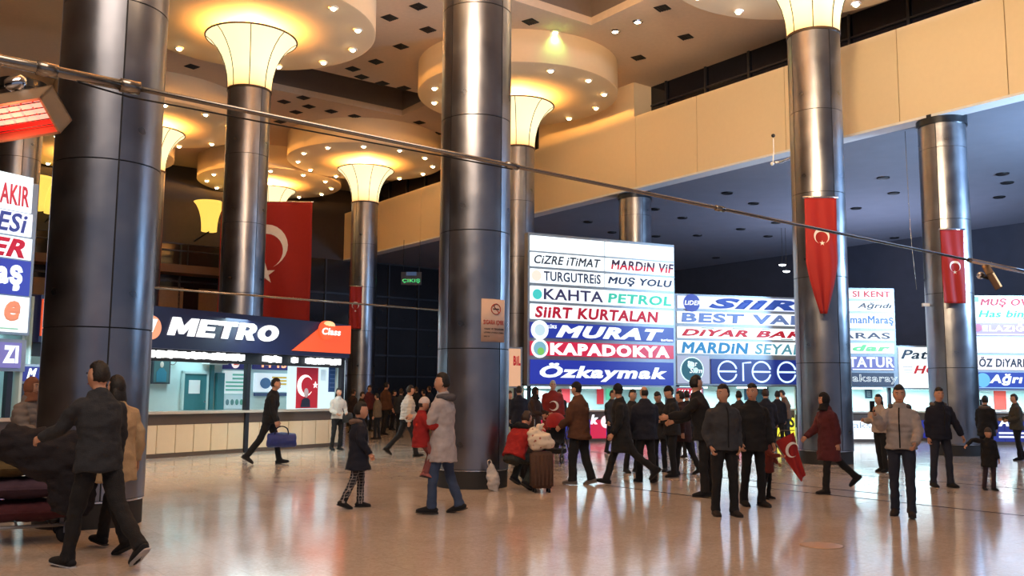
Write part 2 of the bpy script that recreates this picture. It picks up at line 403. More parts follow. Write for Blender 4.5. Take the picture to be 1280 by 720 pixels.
# gallery balcony on the back wall, left part
bal=tag(MB().bbox(46.0,47.3,-10,20,7.3,7.7,MH).build('wall_balcony_slab',mat('balcony_brown',srgb(92,66,50),.6)),kind='structure')
for k in range(16): MB().tube([hall(46.1,-10+2*k,7.7),hall(46.1,-10+2*k,8.75)],.035,6).build('balcony_post',M_mull,bal)
for z in (8.75,8.4): MB().tube([hall(46.1,-10,z),hall(46.1,20,z)],.04,6).build('balcony_rail',M_mull,bal)
for b0 in range(-9,19,4): MB().bbox(47.2,47.45,b0,b0+3.2,4.9,6.7,MH).build('upper_wall_panel',mat('panel_brown',srgb(140,110,82),.5,var=.15),bal)
M_refl=glow('sconce_glow',(250,205,90),1.)  # reflections of column shades in the upper glass, built as glowing cups
for i,(px,py) in enumerate(((45,233),(67,238),(262,262))):
    t=thing('wall_sconce',['glowing yellow wall light between the far left column and the near column','glowing yellow wall light just left of the near column, partly hidden by it','glowing yellow wall light left of the column behind the blue shop sign'][i],'wall light',atd(px,py+10,[40.5,41.5,45][i]),R_(36.5),'far wall lights')
    MB().lathe([(r*.62,z*.95-.7) for r,z in [(.6,0),(.605,.2),(.63,.45),(.70,.75),(.80,1.0),(.93,1.22),(1.10,1.42),(1.27,1.54)]],24,(0,0,0)).build('shade',M_refl,t,True)
    MB().tube([(0,0,-.62),(0,0,-.7),(0,2.2,-.9)],.04,6).build('bracket',M_mull,t)

# ------------------------------------------------------------------ steel columns, lamp shades and ceiling drums
M_core=mat('column_core',(.02,.02,.022),.7)
M_rim=mat('shade_rim',srgb(70,50,30),.5)
SHADE=shade_mat()
RC=.6
panel=MB()
ang=math.degrees(.009/RC)
vs=[];fs=[];NS=10
for z in (0.008,1.992):
    for i in range(NS+1):
        t=R_(ang+(90-2*ang)*i/NS); vs.append((RC*math.cos(t),RC*math.sin(t),z)); 
    for i in range(NS+1):
        t=R_(ang+(90-2*ang)*i/NS); vs.append(((RC-.02)*math.cos(t),(RC-.02)*math.sin(t),z))
n=NS+1
for i in range(NS): fs+= [(i,i+1,2*n+i+1,2*n+i),(i,n+i,n+i+1,i+1),(2*n+i,2*n+i+1,3*n+i+1,3*n+i)]
fs+=[(0,2*n,3*n,n),(n-1,2*n-1,4*n-1,3*n-1)]
panel_me=MB().add(vs,fs).mesh('steel_panel',STEEL,'auto')
core_me={}
cup_prof=[(.6,0),(.605,.2),(.63,.45),(.70,.75),(.80,1.0),(.93,1.22),(1.10,1.42),(1.27,1.54)]
cup_me=MB().lathe(cup_prof,48,caps=False).mesh('lamp_shade',SHADE,True)
rib=MB().tube([(r+.008,0,z) for r,z in cup_prof],.012,6).mesh('shade_rib',M_rim,True)
rim=MB().tube([(1.275*math.cos(2*math.pi*i/40),1.275*math.sin(2*math.pi*i/40),1.545) for i in range(41)],.025,6).mesh('shade_rim',M_rim,True)
band=MB().lathe([(.59,-.03),(.62,-.03),(.62,.03),(.59,.03)],40).mesh('shade_collar',M_rim,'auto')
base=MB().lathe([(.56,0),(.56,.27),(.6,.28),(.6,.3),(.55,.31)],48).mesh('base_plinth',mat('plinth_chrome',(.7,.72,.76),.22,1,var=.05),'auto')
def column(x,y,seam,label,top=10.0,cup=True,z0=.28,disc=None,lightc=(1,.45,.10),power=120):
    t=thing('steel_column',label,'column',(x,y,0),R_(seam))
    key=top
    if key not in core_me: core_me[key]=MB().lathe([(RC-.015,0),(RC-.015,top)],40).mesh('column_core',M_core,'auto')
    inst(core_me[key],'column_core',t); inst(base,'base_plinth',t)
    z=.3; first=True
    hs=[.3,2.25,4.2,6.15,8.1,10.05]
    for k in range(5):
        if hs[k]>=top-.1: break
        hgt=min(hs[k+1],top)-hs[k]
        for q in range(4):
            p=inst(panel_me,'steel_panel',t,(0,0,hs[k]),R_(90*q)); p.scale=(1,1,hgt/2)
    if cup:
        c=inst(cup_me,'lamp_shade',t,(0,0,top+.02))
        for q in range(8): inst(rib,'shade_rib',c,(0,0,0),R_(45*q+10))
        inst(rim,'shade_rim',c); inst(band,'shade_collar',c)
        lamp('shade_lamp','POINT',(x,y,top+1.52),power,lightc,.12)
    else:
        MB().lathe([(.6,top-.25),(.64,top-.25),(.64,top),(.58,top)],40).build('capital_ring',mat('capital_dark',(.03,.035,.045),.3,.6),t,'auto')
    return t
drum_me=MB().lathe([(3.52,1.12),(3.52,.03),(3.46,0),(.001,0)],72,caps=False).mesh('drum',M_disc,'auto')
bulb_me=MB().ball((0,0,-.03),(.085,.085,.07),10).mesh('bulb',glow('bulb_glow',(255,226,180),26))
brim_me=MB().lathe([(.08,0),(.13,0),(.14,-.03),(.09,-.04)],18).mesh('bulb_ring',M_white,True)
def drum(x,y,label,rot=10,z=11.9):
    t=thing('ceiling_drum',label,'ceiling drum',(x,y,z),R_(rot))
    inst(drum_me,'drum_shell',t)
    for i in range(12):
        a=R_(30*i); b=inst(bulb_me,'bulb',t,(3.05*math.cos(a),3.05*math.sin(a),0)); inst(brim_me,'bulb_ring',b)
cols=[(-4.92,10.95,-55,'massive riveted steel column nearest the camera at left, behind the walking man',10,(1,.45,.10),500,False),
 (-.64,15.5,-128-45+37+4,'tall steel column in the centre with the no smoking notice',10,(1,.45,.10),500,False),
 (7.15,21.15,-90+62-45,'steel column right of centre with a long narrow red flag and glowing shade',10,(.80,.80,1),520,True),
 (-7.54,25.5,-40,'steel column rising behind the blue shop sign, glowing shade on top',10,(1,.45,.10),1150,True),
 (.16,31.6,-60,'steel column half hidden behind the central column, green lit drum above',10,(1,.45,.10),1150,True),
 (-6.72,41.2,-30,'distant steel column with a small red flag, left of the central column',10,(1,.45,.10),1150,True),
 (-14.25,35.3,0,'distant column behind the nearest one, only edge of its shade showing',10,(1,.45,.10),1150,True),
 (-18.8,40,0,'farthest left column, edge of its shade left of the nearest column',10,(1,.45,.10),1150,True),
 (-12.25,45.6,0,'distant column whose shade glows above the big hanging flag',10,(1,.45,.10),1150,True)]
for i,(x,y,s,lb,tp,lc,pw,dr) in enumerate(cols):
    column(x,y,s,lb,tp,True,disc=True,lightc=lc,power=pw)
    if dr: drum(x,y,['','','large round white drum ceiling at top right around a glowing shade','large round drum with bulbs at upper left, biggest warm one in view','round drum with bulbs and greenish side behind the central column','round drum with bulbs left of the central column, above the distant flag','round drum with bulbs seen between the nearest column and the one behind the blue sign','round drum at the far left edge behind the nearest column','farthest round drum above the big hanging flag'][i],rot=[0,0,-10,0,20,7,0,0,15][i])
column(11.62,24.3,-40,'steel column at right under the gallery with a short red flag',9.0,False)
column(4.6,34.0,-70,'distant steel column under the gallery edge, above the tallest sign board',9.0,False)
column(-14.3,26.0,-50,'brownish steel column at the left edge behind the glowing heater',10.4,False)
# ------------------------------------------------------------------ illuminated boards
W_=(240,250,255)
def P_(px,d,py=560): p=atd(px,py,d); p.z=0; return p
M_frame=mat('board_frame',(.30,.33,.36),.4,.5)
def emat(rgb,s=None):
    lum=sum(rgb)/3
    s=s if s is not None else (1.1 if lum>215 else .78)
    return glow('glow_%d_%d_%d_%d'%(rgb[0],rgb[1],rgb[2],round(s*100)),rgb,s)
def imat(rgb): return mat('print_%d_%d_%d'%rgb,srgb(*rgb),.5,0,.35,srgb(*rgb),.02)
def board(label,cat,px0,px1,d,az,ytop,ybot,rows,refpx=None,thick=.28,posts=True,group=None):
    P0=P_(px0,d); M=None
    ref=refpx if refpx is not None else px0
    t=empty_uv('illuminated_sign_board',label,cat,P0,az,group)
    U=lambda px,py: onplane(px,py,P0,az)[0]
    Z=lambda py: onplane(ref,py,P0,az)[1]
    zt,zb=Z(ytop),Z(ybot); ym=(ytop+ybot)/2
    ua,ub=U(px0,ym),U(px1,ym)
    MB().bbox(ua-.03,ub+.03,.02,thick,zb-.02,zt+.02).build('board_case',M_frame,t)
    if posts:
        for u in (ua+.15,ub-.15):
            MB().bbox(u-.05,u+.05,thick-.06,thick+.04,0,zb).build('support_post',M_mull,t)
    for r in rows:
        y0,y1,p0,p1,rgb,tx=r[:6]; s=r[6] if len(r)>6 else None
        yy=(y0+y1)/2; z1,z0=Z(y0),Z(y1)
        a,b=max(U(p0,yy),ua),min(U(p1,yy),ub)
        g=.011*d/15
        pn=MB().bbox(a+g,b-g,-.03,.03,z0+g,z1-g).build('sign_panel',emat(rgb,s),t)
        for q in tx:
            if callable(q): q(pn,lambda px:U(px,yy),z0,z1); continue
            st,q0,q1,f0,f1,c=q[:6]; bold,sh=(q[6] if len(q)>6 else .02),(q[7] if len(q)>7 else 0)
            out=q[8] if len(q)>8 else 0
            m_=emat(c,1.2) if sum(c)/3>215 else imat(c)
            letters(pn,st,U(q0,yy),U(q1,yy),z0+(z1-z0)*f0,z0+(z1-z0)*f1,-.031,m_,min(max(bold*.8,.02),.055),min(sh,.3),outline=out,clip=q[9] if len(q)>9 else None)
    return t
def disc(px,fz,r,rgb,name='logo_disc',s=None,inner=None):
    def f(pn,U,z0,z1):
        c=(U(px),z0+(z1-z0)*fz); 
        P=[(c[0]+r*math.cos(2*math.pi*i/28),c[1]+r*math.sin(2*math.pi*i/28)) for i in range(28)]
        o=MB().prism(P,-.045,-.031).build(name,emat(rgb,s),pn)
        if inner:
            for k,(ri,rg,dx,dz) in enumerate(inner):
                P=[(c[0]+dx*r+r*ri*math.cos(2*math.pi*i/24),c[1]+dz*r+r*ri*math.sin(2*math.pi*i/24)) for i in range(24)]
                MB().prism(P,-.05-.003*k,-.0455).build('logo_mark',emat(rg,.9),pn)
    return f
def ring(px,fz,r,rgb,th=.03,bar=True):
    def f(pn,U,z0,z1):
        c=(U(px),z0+(z1-z0)*fz)
        MB().tube([(c[0]+r*math.cos(t),-.05,c[1]+r*math.sin(t)) for t in [R_(15+ 330*i/24) for i in range(25)]],th,6).build('neon_letter',emat(rgb,1.5),pn)
        if bar: MB().tube([(c[0]-r,-.05,c[1]),(c[0]+r*.95,-.05,c[1])],th,6).build('neon_bar',emat(rgb,1.5),pn)
    return f
def bar(p0,p1,f0,f1,rgb,name='stripe'):
    def f(pn,U,z0,z1): MB().bbox(U(p0),U(p1),-.042,-.031,z0+(z1-z0)*f0,z0+(z1-z0)*f1).build(name,emat(rgb) ,pn)
    return f
NV=(28,34,80); BL=(36,52,160); RD=(196,30,62)
# tallest board
bd1=board('tallest illuminated board, white rows above blue and red rows','sign board',661,843,28.2,65,291,481.5,[
 (293,313.4,662,755.5,W_,[]),(293,313.4,756,842,W_,[]),
 (314,333,662,755.5,W_,[('CiZRE iTiMAT',667,750,.22,.80,(50,60,78),.0,.25)]),
 (314,333,756,842,W_,[('MARDiN ViF',763,841,.20,.86,(60,40,70),.04,.15,0,(.48,1)),('MARDiN ViF',763,841,.20,.86,(205,40,70),.04,.15,0,(.48,-1))]),
 (334.4,353.7,662,755.5,W_,[disc(670,.5,.17,(255,205,190)),('TURGUTREiS',679,750,.2,.84,(45,60,95),.02)]),
 (334.4,353.7,756,842,W_,[('MUŞ YOLU',759,839,.16,.80,(35,55,95),.04,.2)]),
 (356,376.6,662,842,W_,[disc(671,.45,.16,(70,205,200)),('KAHTA',679,753,.16,.84,(64,64,110),.02),('PETROL',759,838,.16,.78,(70,215,190),.04,.1)]),
 (378.5,399,662,842,W_,[('SiiRT KURTALAN',668,822,.12,.84,RD,.05,.12)]),
 (401.5,422.5,662,842,BL,[disc(674,.5,.30,(240,248,255),inner=[(.6,(190,215,225),0,0)]),('MURAT',694,829,.1,.84,W_,.07,.35),('LÜKS',684,695,.62,.86,W_,.02),('turizm',825,840,.08,.24,W_,.02)]),
 (425.3,445,662,842,(208,34,70),[disc(674,.5,.29,(240,248,250),inner=[(.75,(120,170,190),0,0),(.4,(120,190,90),.1,-.3)]),('KAPADOKYA',687,836,.1,.88,W_,.08,0)]),
 (448.4,480.6,662,842,(38,52,165),[('Özkaymak',674,833,.14,.86,W_,.05,.22)]),
],group=None)
DG=(30,120,110)
bd2=board('wide illuminated board of five rows ending behind the flagged column','sign board',845,1046,30.6,76,367.5,480.5,[
 (368.5,386,846,1045,(206,216,246),[disc(864,.45,.30,(60,75,175),'badge'),('LiDER',855,875,.30,.62,W_,.02,.2),('SiiRT',885,1042,.1,.86,(50,82,175),.08,.5)]),
 (388,404.5,846,1045,W_,[('BEST VAN',851,1011,.12,.86,(105,135,200),.05,.05)]),
 (407,423,846,1045,W_,[('DiYAR',851,934,.22,.76,(190,40,60),.05,.4),('BAKIR',944,1028,.22,.76,(190,40,60),.05,.4),bar(876,892,.84,.9,DG),bar(915,930,.84,.9,DG),bar(952,962,.84,.9,DG),bar(975,990,.08,.14,DG)]),
 (424.5,442.5,846,1045,W_,[('MARDiN',851,935,.08,.86,(50,135,190),.05,.15),('SEYAHAT',943,1032,.08,.84,(90,160,185),.02,.15)]),
 (443.5,480,846,887,(165,172,196),[disc(864.5,.5,.42,(205,240,245),inner=[(.92,(40,90,105),0,0),(.3,(190,225,230),-.1,.35),(.22,(190,225,230),.3,-.05)]),('Star',859,871,.62,.80,W_,.01),('Siim',861,877,.38,.56,W_,.02,.3)],.85),
 (447,480,888,1045,(32,48,130),[ring(908.5,.5,.34,(185,215,255)),ring(951,.5,.34,(185,215,255)),ring(982.5,.5,.34,(185,215,255)),
    lambda pn,U,z0,z1: MB().tube([(U(928),-.05,z0+.12),(U(928),-.05,z1-.15),(U(938),-.05,z1-.12)],.03,6).build('neon_letter',emat((185,215,255),1.5),pn)]),
])
bd3=board('narrow illuminated board of seven rows right of the flagged column','sign board',1030,1119,30,86,360.5,483.5,[
 (361.5,374,1031,1118,W_,[('SI KENT',1065,1112,.22,.82,(200,60,70),.01)]),
 (375.5,389.6,1031,1118,W_,[('Ağrıdı',1071,1114,.2,.82,(70,75,90),.01,.5)]),
 (391,411,1031,1118,W_,[('KahramanMaraş',1031,1116,.2,.82,(85,125,190),.02)]),
 (413,426,1031,1118,W_,[('ARAS',1049,1112,.2,.80,(75,80,100),-.01)]),
 (428,442.5,1031,1118,W_,[('dar',1065,1112,.25,.8,(120,225,150),.05,.2)]),
 (444.7,463.5,1031,1118,(110,115,185),[('TATUR',1060,1117,.24,.92,W_,.02),bar(1065,1116,.06,.13,W_)]),
 (465,483,1031,1118,(62,75,100),[('aksaray',1065,1121,.18,.84,(235,248,255),.01,0,.012)]),
],refpx=1063)
bd4=board('small white illuminated board half hidden behind the right column','sign board',1122,1200,31,88,432.5,486,[
 (433,485.5,1123,1199,W_,[('Patnos',1126,1196,.70,.92,(40,60,80),.02,.3),('HOŞ',1141,1186,.30,.56,(205,50,60),.04,.3),bar(1128,1140,.50,.515,(90,100,110)),bar(1129,1140,.43,.44,(90,100,110)),bar(1131,1140,.37,.38,(90,100,110))]),
],posts=True)
bd5=board('illuminated board at the right frame edge with purple and blue rows','sign board',1217,1330,29,91,370,487.5,[
 (371,402.5,1218,1329,W_,[('MUŞ OVASI',1225,1307,.58,.94,(196,44,70),.03,.2),('Has bingöl',1222,1303,.10,.46,(60,195,150),.0,.25),bar(1218,1223,.8,.99,(60,200,150))]),
 (403,420,1218,1329,(170,140,205),[('ELAZIĞLI',1227,1292,.34,.92,W_,.06),disc(1222,.6,.12,(190,40,100)),bar(1220,1328,.05,.16,(215,200,240))]),
 (421,442,1218,1329,(225,236,250),[]),
 (443.5,463,1218,1329,(245,238,248),[('ÖZ DiYARBAKIR',1223,1310,.22,.88,(30,40,55),.04,.1)]),
 (464.5,486.5,1218,1329,(38,64,170),[disc(1228,.52,.22,(110,190,235)),('Ağrı iş',1236,1300,.22,.88,W_,.05,.2),bar(1222,1328,.06,.12,(150,190,240))]),
])
bd0=board('tall illuminated board cut by the left frame edge','sign board',-62,41.5,15,28,229,418,[
 (221,267,-61,40,W_,[('DiYARBAKIR',-61,35,.15,.70,(205,62,82),.02)]),
 (267,297,-61,39.5,(238,242,252),[('ESi',-6,32,.12,.92,(62,80,165),.02,.2)]),
 (298,326,-61,39,W_,[('ER',-16,29,.06,.88,(196,30,66),.05,.3)]),
 (326.5,371,-61,37,(46,56,170),[('aş',-7,26,.12,.84,W_,.06)]),
 (371.5,417,-61,35,W_,[('e',3,23,.3,.86,(240,160,130),.06,.2),bar(-60,22,.08,.12,(150,200,170))]),
],refpx=35,posts=False)
sub0=board('small purple illuminated sign under the tall board at the left edge','sign board',-60,31,15.05,28,426,463,[
 (428,461,-59,26,(120,112,178),[('ZI',2,21,.2,.86,W_,.08)],.8)],refpx=26,posts=True,thick=.2)

# ------------------------------------------------------------------ ticket kiosks
M_beige=mat('counter_panel_beige',srgb(226,205,172),.4,var=.04)
M_brown=mat('counter_band_brown',srgb(92,76,66),.4)
M_ledge=mat('counter_ledge',srgb(190,180,168),.25)
M_tealw=mat('kiosk_wall_white',srgb(205,232,232),.6,var=.03)
M_teal=mat('teal_door',srgb(58,128,136),.4)
TUBE=glow('tube_light',(205,245,255),5)
def put(parent,name,P0,az,v,px0,px1,py0,py1,m,th=.02):
    """a flat piece on the plane v behind the kiosk front, filling that patch"""
    u=azv(az); vv=Vector((-u.y,u.x,0)); Q=Vector(P0)+vv*v
    a,z1=onplane(px0,py0,Q,az); b,z0=onplane(px1,py1,Q,az)
    return MB().bbox(a,b,v-th,v,z0,z1).build(name,m,parent),(a,b,z0,z1)
def kiosk(label,P0,az,W,D,ctop,open_top,roof,front=None,posts=(),npan=6,frontm=None,lampm=None):
    t=empty_uv('ticket_kiosk',label,'ticket kiosk',P0,az)
    MB().bbox(0,W,.06,D*.35,0,ctop-.30).build('counter_base',M_brown,t)
    MB().bbox(0,W,.02,D*.35,ctop-.30,ctop-.06).build('counter_band',M_brown,t)
    MB().bbox(-.02,W+.02,-.08,D*.4,ctop-.06,ctop).build('counter_top',M_ledge,t)
    MB().bbox(0,W,.02,.07,0,.09).build('plinth',M_brown,t)
    w=W/npan
    for k in range(npan): MB().bbox(k*w+.012,(k+1)*w-.012,.02,.06,.10,ctop-.31).build('counter_panel',frontm[k%len(frontm)] if frontm else M_beige,t)
    for u in posts: MB().bbox(u-.06,u+.06,-.03,.10,0,roof).build('post',M_mull,t)
    MB().bbox(0,W,D,D+.08,0,roof).build('back_wall',M_tealw,t)
    MB().bbox(-.05,0,0,D,0,roof).build('side_wall',M_tealw,t)
    MB().bbox(W,W+.05,0,D,0,roof).build('side_wall',M_tealw,t)
    MB().bbox(-.05,W+.05,.1,D+.1,roof,roof+.06).build('roof_panel',M_dark,t)
    n=max(2,int(W/1.6))
    for k in range(n):
        u=(k+.5)*W/n
        l=MB().bbox(u-.55,u+.55,D*.45,D*.45+.12,roof-.07,roof-.02).build('tube_lamp',TUBE,t)
    return t
# --- the blue-signed shop on the left
P0=Vector((-8.28,20.7,0)); AZ=31.3; u_=azv(AZ)
P0=P0-u_*2.6; WM=9.28
mk=kiosk('long ticket counter with white lit interior under the blue sign',P0,AZ,WM,1.2,1.05,0,3.4,posts=(WM-.03,onplane(309,500,P0,AZ)[0]),npan=18)
U=lambda px,py=410: onplane(px,py,P0-Vector((-u_.y,u_.x,0))*.24,AZ)[0]
ms=empty_uv('shop_sign','long navy shop sign with white METRO letters and orange end','shop sign',P0+Vector((0,0,0)),AZ)
navy=mat('sign_navy',srgb(16,20,52),.4,0,.12,srgb(24,30,84))
zt=3.42; zb=2.48
MB().bbox(0,WM,-.22,.1,zb,zt).build('sign_body',navy,ms)
# heavy block capitals, drawn as outlines on a 100 unit high grid, leaning right
def O_(w,t,n=12): return [(w/2+w/2*math.cos(a),50+50*math.sin(a)) for a in [2*math.pi*i/(2*n) for i in range(2*n)]],[(w/2+(w/2-t)*math.cos(a),50+24*math.sin(a)) for a in [2*math.pi*i/(2*n) for i in range(2*n)]]
GL={'M':([[(0,0),(30,0),(30,52),(52,10),(70,10),(92,52),(92,0),(122,0),(122,100),(88,100),(61,50),(34,100),(0,100)]],122),
'E':([[(0,0),(84,0),(84,24),(32,24),(32,39),(76,39),(76,61),(32,61),(32,76),(84,76),(84,100),(0,100)]],84),
'T':([[(32,0),(62,0),(62,74),(94,74),(94,100),(0,100),(0,74),(32,74)]],94),
'R':([[(0,0),(32,0),(32,32),(44,32),(62,0),(98,0),(74,38),(90,50),(94,70),(88,88),(70,100),(0,100),(0,56),(32,56),(32,78),(54,78),(61,72),(61,62),(54,56),(0,55.9)]],98)}
mw=emat((250,252,255),1.2); x=0; seq=[]
for ch in 'METRO':
    w_=GL[ch][1] if ch in GL else 112
    seq.append((ch,x)); x+=w_+(8 if ch=='E' else 12)
tot=x-12; xl,xr=U(209.5),U(350); sx=(xr-xl)/(tot+22)
for ch,x in seq:
    tr=lambda q: (xl+(x+q[0]+22*q[1]/100)*sx, 2.79+.42*q[1]/100)
    if ch in GL:
        mb=MB(); 
        P=[tr(q) for q in GL[ch][0][0]]
        mb.prism(P,-.27,-.225)
        me=mb.mesh('letter',mw); bm=bmesh.new(); bm.from_mesh(me); bmesh.ops.triangulate(bm,faces=bm.faces[:]); bm.to_mesh(me); bm.free()
        inst(me,'letter',ms)
    else:
        A_,B_=O_(112,33); A_=[tr(q) for q in A_]; B_=[tr(q) for q in B_]; n=len(A_)
        v=[(a,y,b) for y in(-.27,-.225) for L__ in (A_,B_) for a,b in L__]; f=[]
        for i in range(n):
            j=(i+1)%n; f+=[(i,j,n+j,n+i),(2*n+i,3*n+i,3*n+j,2*n+j),(i,2*n+i,2*n+j,j),(n+i,n+j,3*n+j,3*n+i)]
        MB().add(v,f).build('letter',mw,ms)
org=mat('sign_orange',srgb(226,84,40),.4,0,.55,srgb(226,84,40))
MB().prism([(U(366),zb+.12),(U(399),zt-.17),(U(404),zt-.10),(WM-.01,zt-.02),(WM-.01,zb+.12)],-.26,-.22).build('orange_panel',org,ms)
MB().bbox(.02,U(60),-.26,-.22,zb+.12,zt-.08).build('orange_panel',org,ms)
ball=MB().ball((U(407.5)-.03,-.28,3.20),.27,20).build('globe_logo',mat('globe_red',srgb(235,80,50),.25,0,.8,srgb(240,90,55)),ms,True)
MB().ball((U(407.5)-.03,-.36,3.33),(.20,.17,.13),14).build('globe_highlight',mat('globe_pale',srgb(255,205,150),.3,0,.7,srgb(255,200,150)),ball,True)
letters(ball,'Class',U(397)-.16,U(420)-.16,3.06,3.25,-.55,emat((255,250,245),1.1),.03,.15)
q=MB().lathe([(.001,-.02),(.27,-.02),(.27,.02),(.001,.02)],28,M=Matrix.Translation((U(188),-.25,2.93))@Matrix.Rotation(R_(90),4,'X')).build('orange_disc',emat((240,150,110),1.),ms)
MB().prism([(U(187)-.1,2.80),(U(187)+.05,3.12),(U(187)+.16,3.12),(U(187)+.03,2.80)],-.30,-.272).build('disc_mark',emat(W_,1.3),q)
# glowing lettering strip under the sign
for a,b in ((188,205),(206.5,227),(228.5,251),(252.5,274),(275.5,310),(335,356),(371,378),(388.5,431)):
    ua,ub=U(a,438),U(b,438)
    k=MB(); rr=random.Random(a)
    x=ua
    while x<ub-.03:
        wd=rr.uniform(.05,.10); k.bbox(x,min(x+wd,ub),-.14,-.10,2.27+rr.uniform(-.01,.02),2.43+rr.uniform(-.02,.02)); x+=wd+.008
    st=MB().bbox(ua,ub,-.10,-.04,2.29,2.42).build('lit_strip',emat((240,248,255),1.4),ms)
    tag(k.build('strip_letters',emat((255,255,255),1.6),st),kind='stuff')
MB().bbox(0,WM,-.04,.1,2.20,2.48).build('sign_underside',M_black,ms)
D=1.18
def mp(name,px0,px1,py0,py1,m,th=.02,v=D): return put(mk,name,P0,AZ,v,px0,px1,py0,py1,m,th)
def printed(rgb,e=.12): return mat('paper_%d_%d_%d'%rgb,srgb(*rgb),.6,0,e,srgb(*rgb),.03)
o,(a,b,z0,z1)=mp('portrait_frame',189.5,210.5,448,480,printed((60,70,80)),.05)
MB().bbox(a+.04,b-.04,D-.056,D-.05,z0+.04,z1-.04).build('portrait_ground',printed((70,110,115)),o)
cx=(a+b)/2
MB().prism([(cx-.14,z0+.05),(cx-.15,z0+.28),(cx-.06,z0+.38),(cx+.06,z0+.38),(cx+.15,z0+.28),(cx+.14,z0+.05)],D-.062,D-.056).build('portrait_suit',printed((50,125,150)),o)
MB().ball((cx,D-.06,z0+.47),(.055,.01,.075),12).build('portrait_head',printed((215,215,205)),o)
o,(a,b,z0,z1)=mp('door',229,255,467,512,M_teal,.05)
MB().bbox(a-.06,a,D-.07,D,z0,z1+.07).build('door_frame',M_tealw,o); MB().bbox(b,b+.06,D-.07,D,z0,z1+.07).build('door_frame',M_tealw,o); MB().bbox(a-.06,b+.06,D-.07,D,z1,z1+.07).build('door_frame',M_tealw,o)
MB().ball((b-.07,D-.09,z0+.2),.03,8).build('door_handle',M_chrome,o)
mp('notice_paper',234.5,247.5,475,492,printed((230,240,240)),.065)
o,(a,b,z0,z1)=mp('air_conditioner',253,276,446,456,M_white,.28); MB().bbox(a+.03,b-.03,D-.285,D-.28,z0+.02,z0+.05).build('vent',M_brown,o)
mp('wall_pipe',262,264,456,512,M_teal,.06); mp('cabinet',269,276,466,512,M_teal,.1)
MB().tube([(U(243,453)*1.0+.5+.12*math.cos(t)*1.0, D-.02, 2.28+.12*math.sin(t)) for t in [2*math.pi*i/20 for i in range(21)]],.008,6).build('clock_ring',M_brown,mk)
o,(a,b,z0,z1)=mp('timetable_header',278.5,305,446,462,printed((60,58,130)),.06)
P=[((a+b)/2+.01+.13*math.cos(2*math.pi*i/20),(z0+z1)/2+.13*math.sin(2*math.pi*i/20)) for i in range(20)]
r=MB().prism(P,D-.075,D-.06).build('round_badge',printed((250,235,235),.6),o); letters(r,'2020',(a+b)/2-.07,(a+b)/2+.10,(z0+z1)/2-.05,(z0+z1)/2+.05,D-.076,printed((210,80,70)),.02)
o,(a,b,z0,z1)=mp('timetable_board',278.5,305,463,492,printed((225,240,240),.35),.06)
for k in range(5): MB().bbox(a+.06+(.22 if k in(0,1) else 0),b-.05,D-.066,D-.06,z1-.08-.10*k-.05,z1-.08-.10*k).build('timetable_row',printed((120,200,180)),o)
o,(a,b,z0,z1)=mp('poster_stand',278.5,305,494,511,printed((200,225,230)),.06)
for k in range(4): MB().ball((a+.1+.16*k,D-.07,(z0+z1)/2),(.06,.01,.08),8).build('poster_picture',printed((90,130+10*k,140)),o)
o,(a,b,z0,z1)=mp('route_banner',315.5,357.5,447,463,printed((50,48,122)),.06)
letters(o,'·14·15',a+.10,b-.06,z0+.06,z1-.05,D-.061,printed((255,170,130),.9),.04)
o,(a,b,z0,z1)=mp('bus_poster',317,357,466,490,printed((225,236,245),.4),.06)
MB().ball((a+.38,D-.07,(z0+z1)/2-.02),(.2,.01,.15),14).build('poster_picture',printed((80,120,170)),o)
for k in range(3): MB().bbox(a+.62,b-.04,D-.066,D-.06,z1-.14-.09*k,z1-.09-.09*k).build('poster_stripe',printed((235,190,80)),o)
mp('poster_foot',317,357,491,495,printed((60,80,120)),.06)
# lit panel wall at the right with flag
o,(a,b,z0,z1)=mp('lit_wall_panel',360,429,447,512,emat((215,238,245),.85),.03,v=.35)
def kp(name,px0,px1,py0,py1,m,par,th,v=.32): return put(par,name,P0,AZ,v,px0,px1,py0,py1,m,th)
fl1,(a,b,z0,z1)=kp('flag_poster',371,396,459,510,printed((178,30,48),.3),mk,.02)
cx,cz=(a+b)/2-.1,z1-.50
MB().prism([(cx+x,cz+z) for x,z in crescent(.30)],.28,.299).build('crescent',printed((250,250,250),.6),fl1)
MB().prism(star(.10,R_(90),cx+.40,cz+.02),.28,.299).build('star',printed((250,250,250),.6),fl1)
MB().prism([(cx-.17,z0+.03),(cx-.13,z0+.22),(cx-.04,z0+.28),(cx+.10,z0+.28),(cx+.18,z0+.22),(cx+.2,z0+.03)],.27,.279).build('portrait_suit',printed((35,40,60)),fl1)
MB().ball((cx+.03,.27,z0+.42),(.09,.01,.13),12).build('portrait_head',printed((190,180,185)),fl1)
kp('faint_logo',401,407,462,476,printed((190,215,225),.5),mk,.01)
o,(a,b,z0,z1)=kp('blue_notice',411,427,458,490,printed((42,80,140)),mk,.02)
for k in range(5): MB().bbox(a+.04,b-.04,.294,.30,z1-.12-.12*k,z1-.10-.12*k).build('notice_line',printed((110,140,190)),o)
lamp('kiosk_lamp','AREA',tuple(P0+u_*4.6+Vector((-u_.y,u_.x,0))*.6+Vector((0,0,3.3))),220,(.66,.95,1),7,tuple(P0+u_*4.6+Vector((-u_.y,u_.x,0))*.6),sy=.6)
# blue sign piece behind the near board, left of the nearest column
board('dark blue sign low behind the nearest column at left','sign board',24,64,17.2,28,456,478,[(457,477,25,63,(34,36,120),[('M',32,44,.2,.85,W_,.05,.3)])],posts=True,thick=.15)
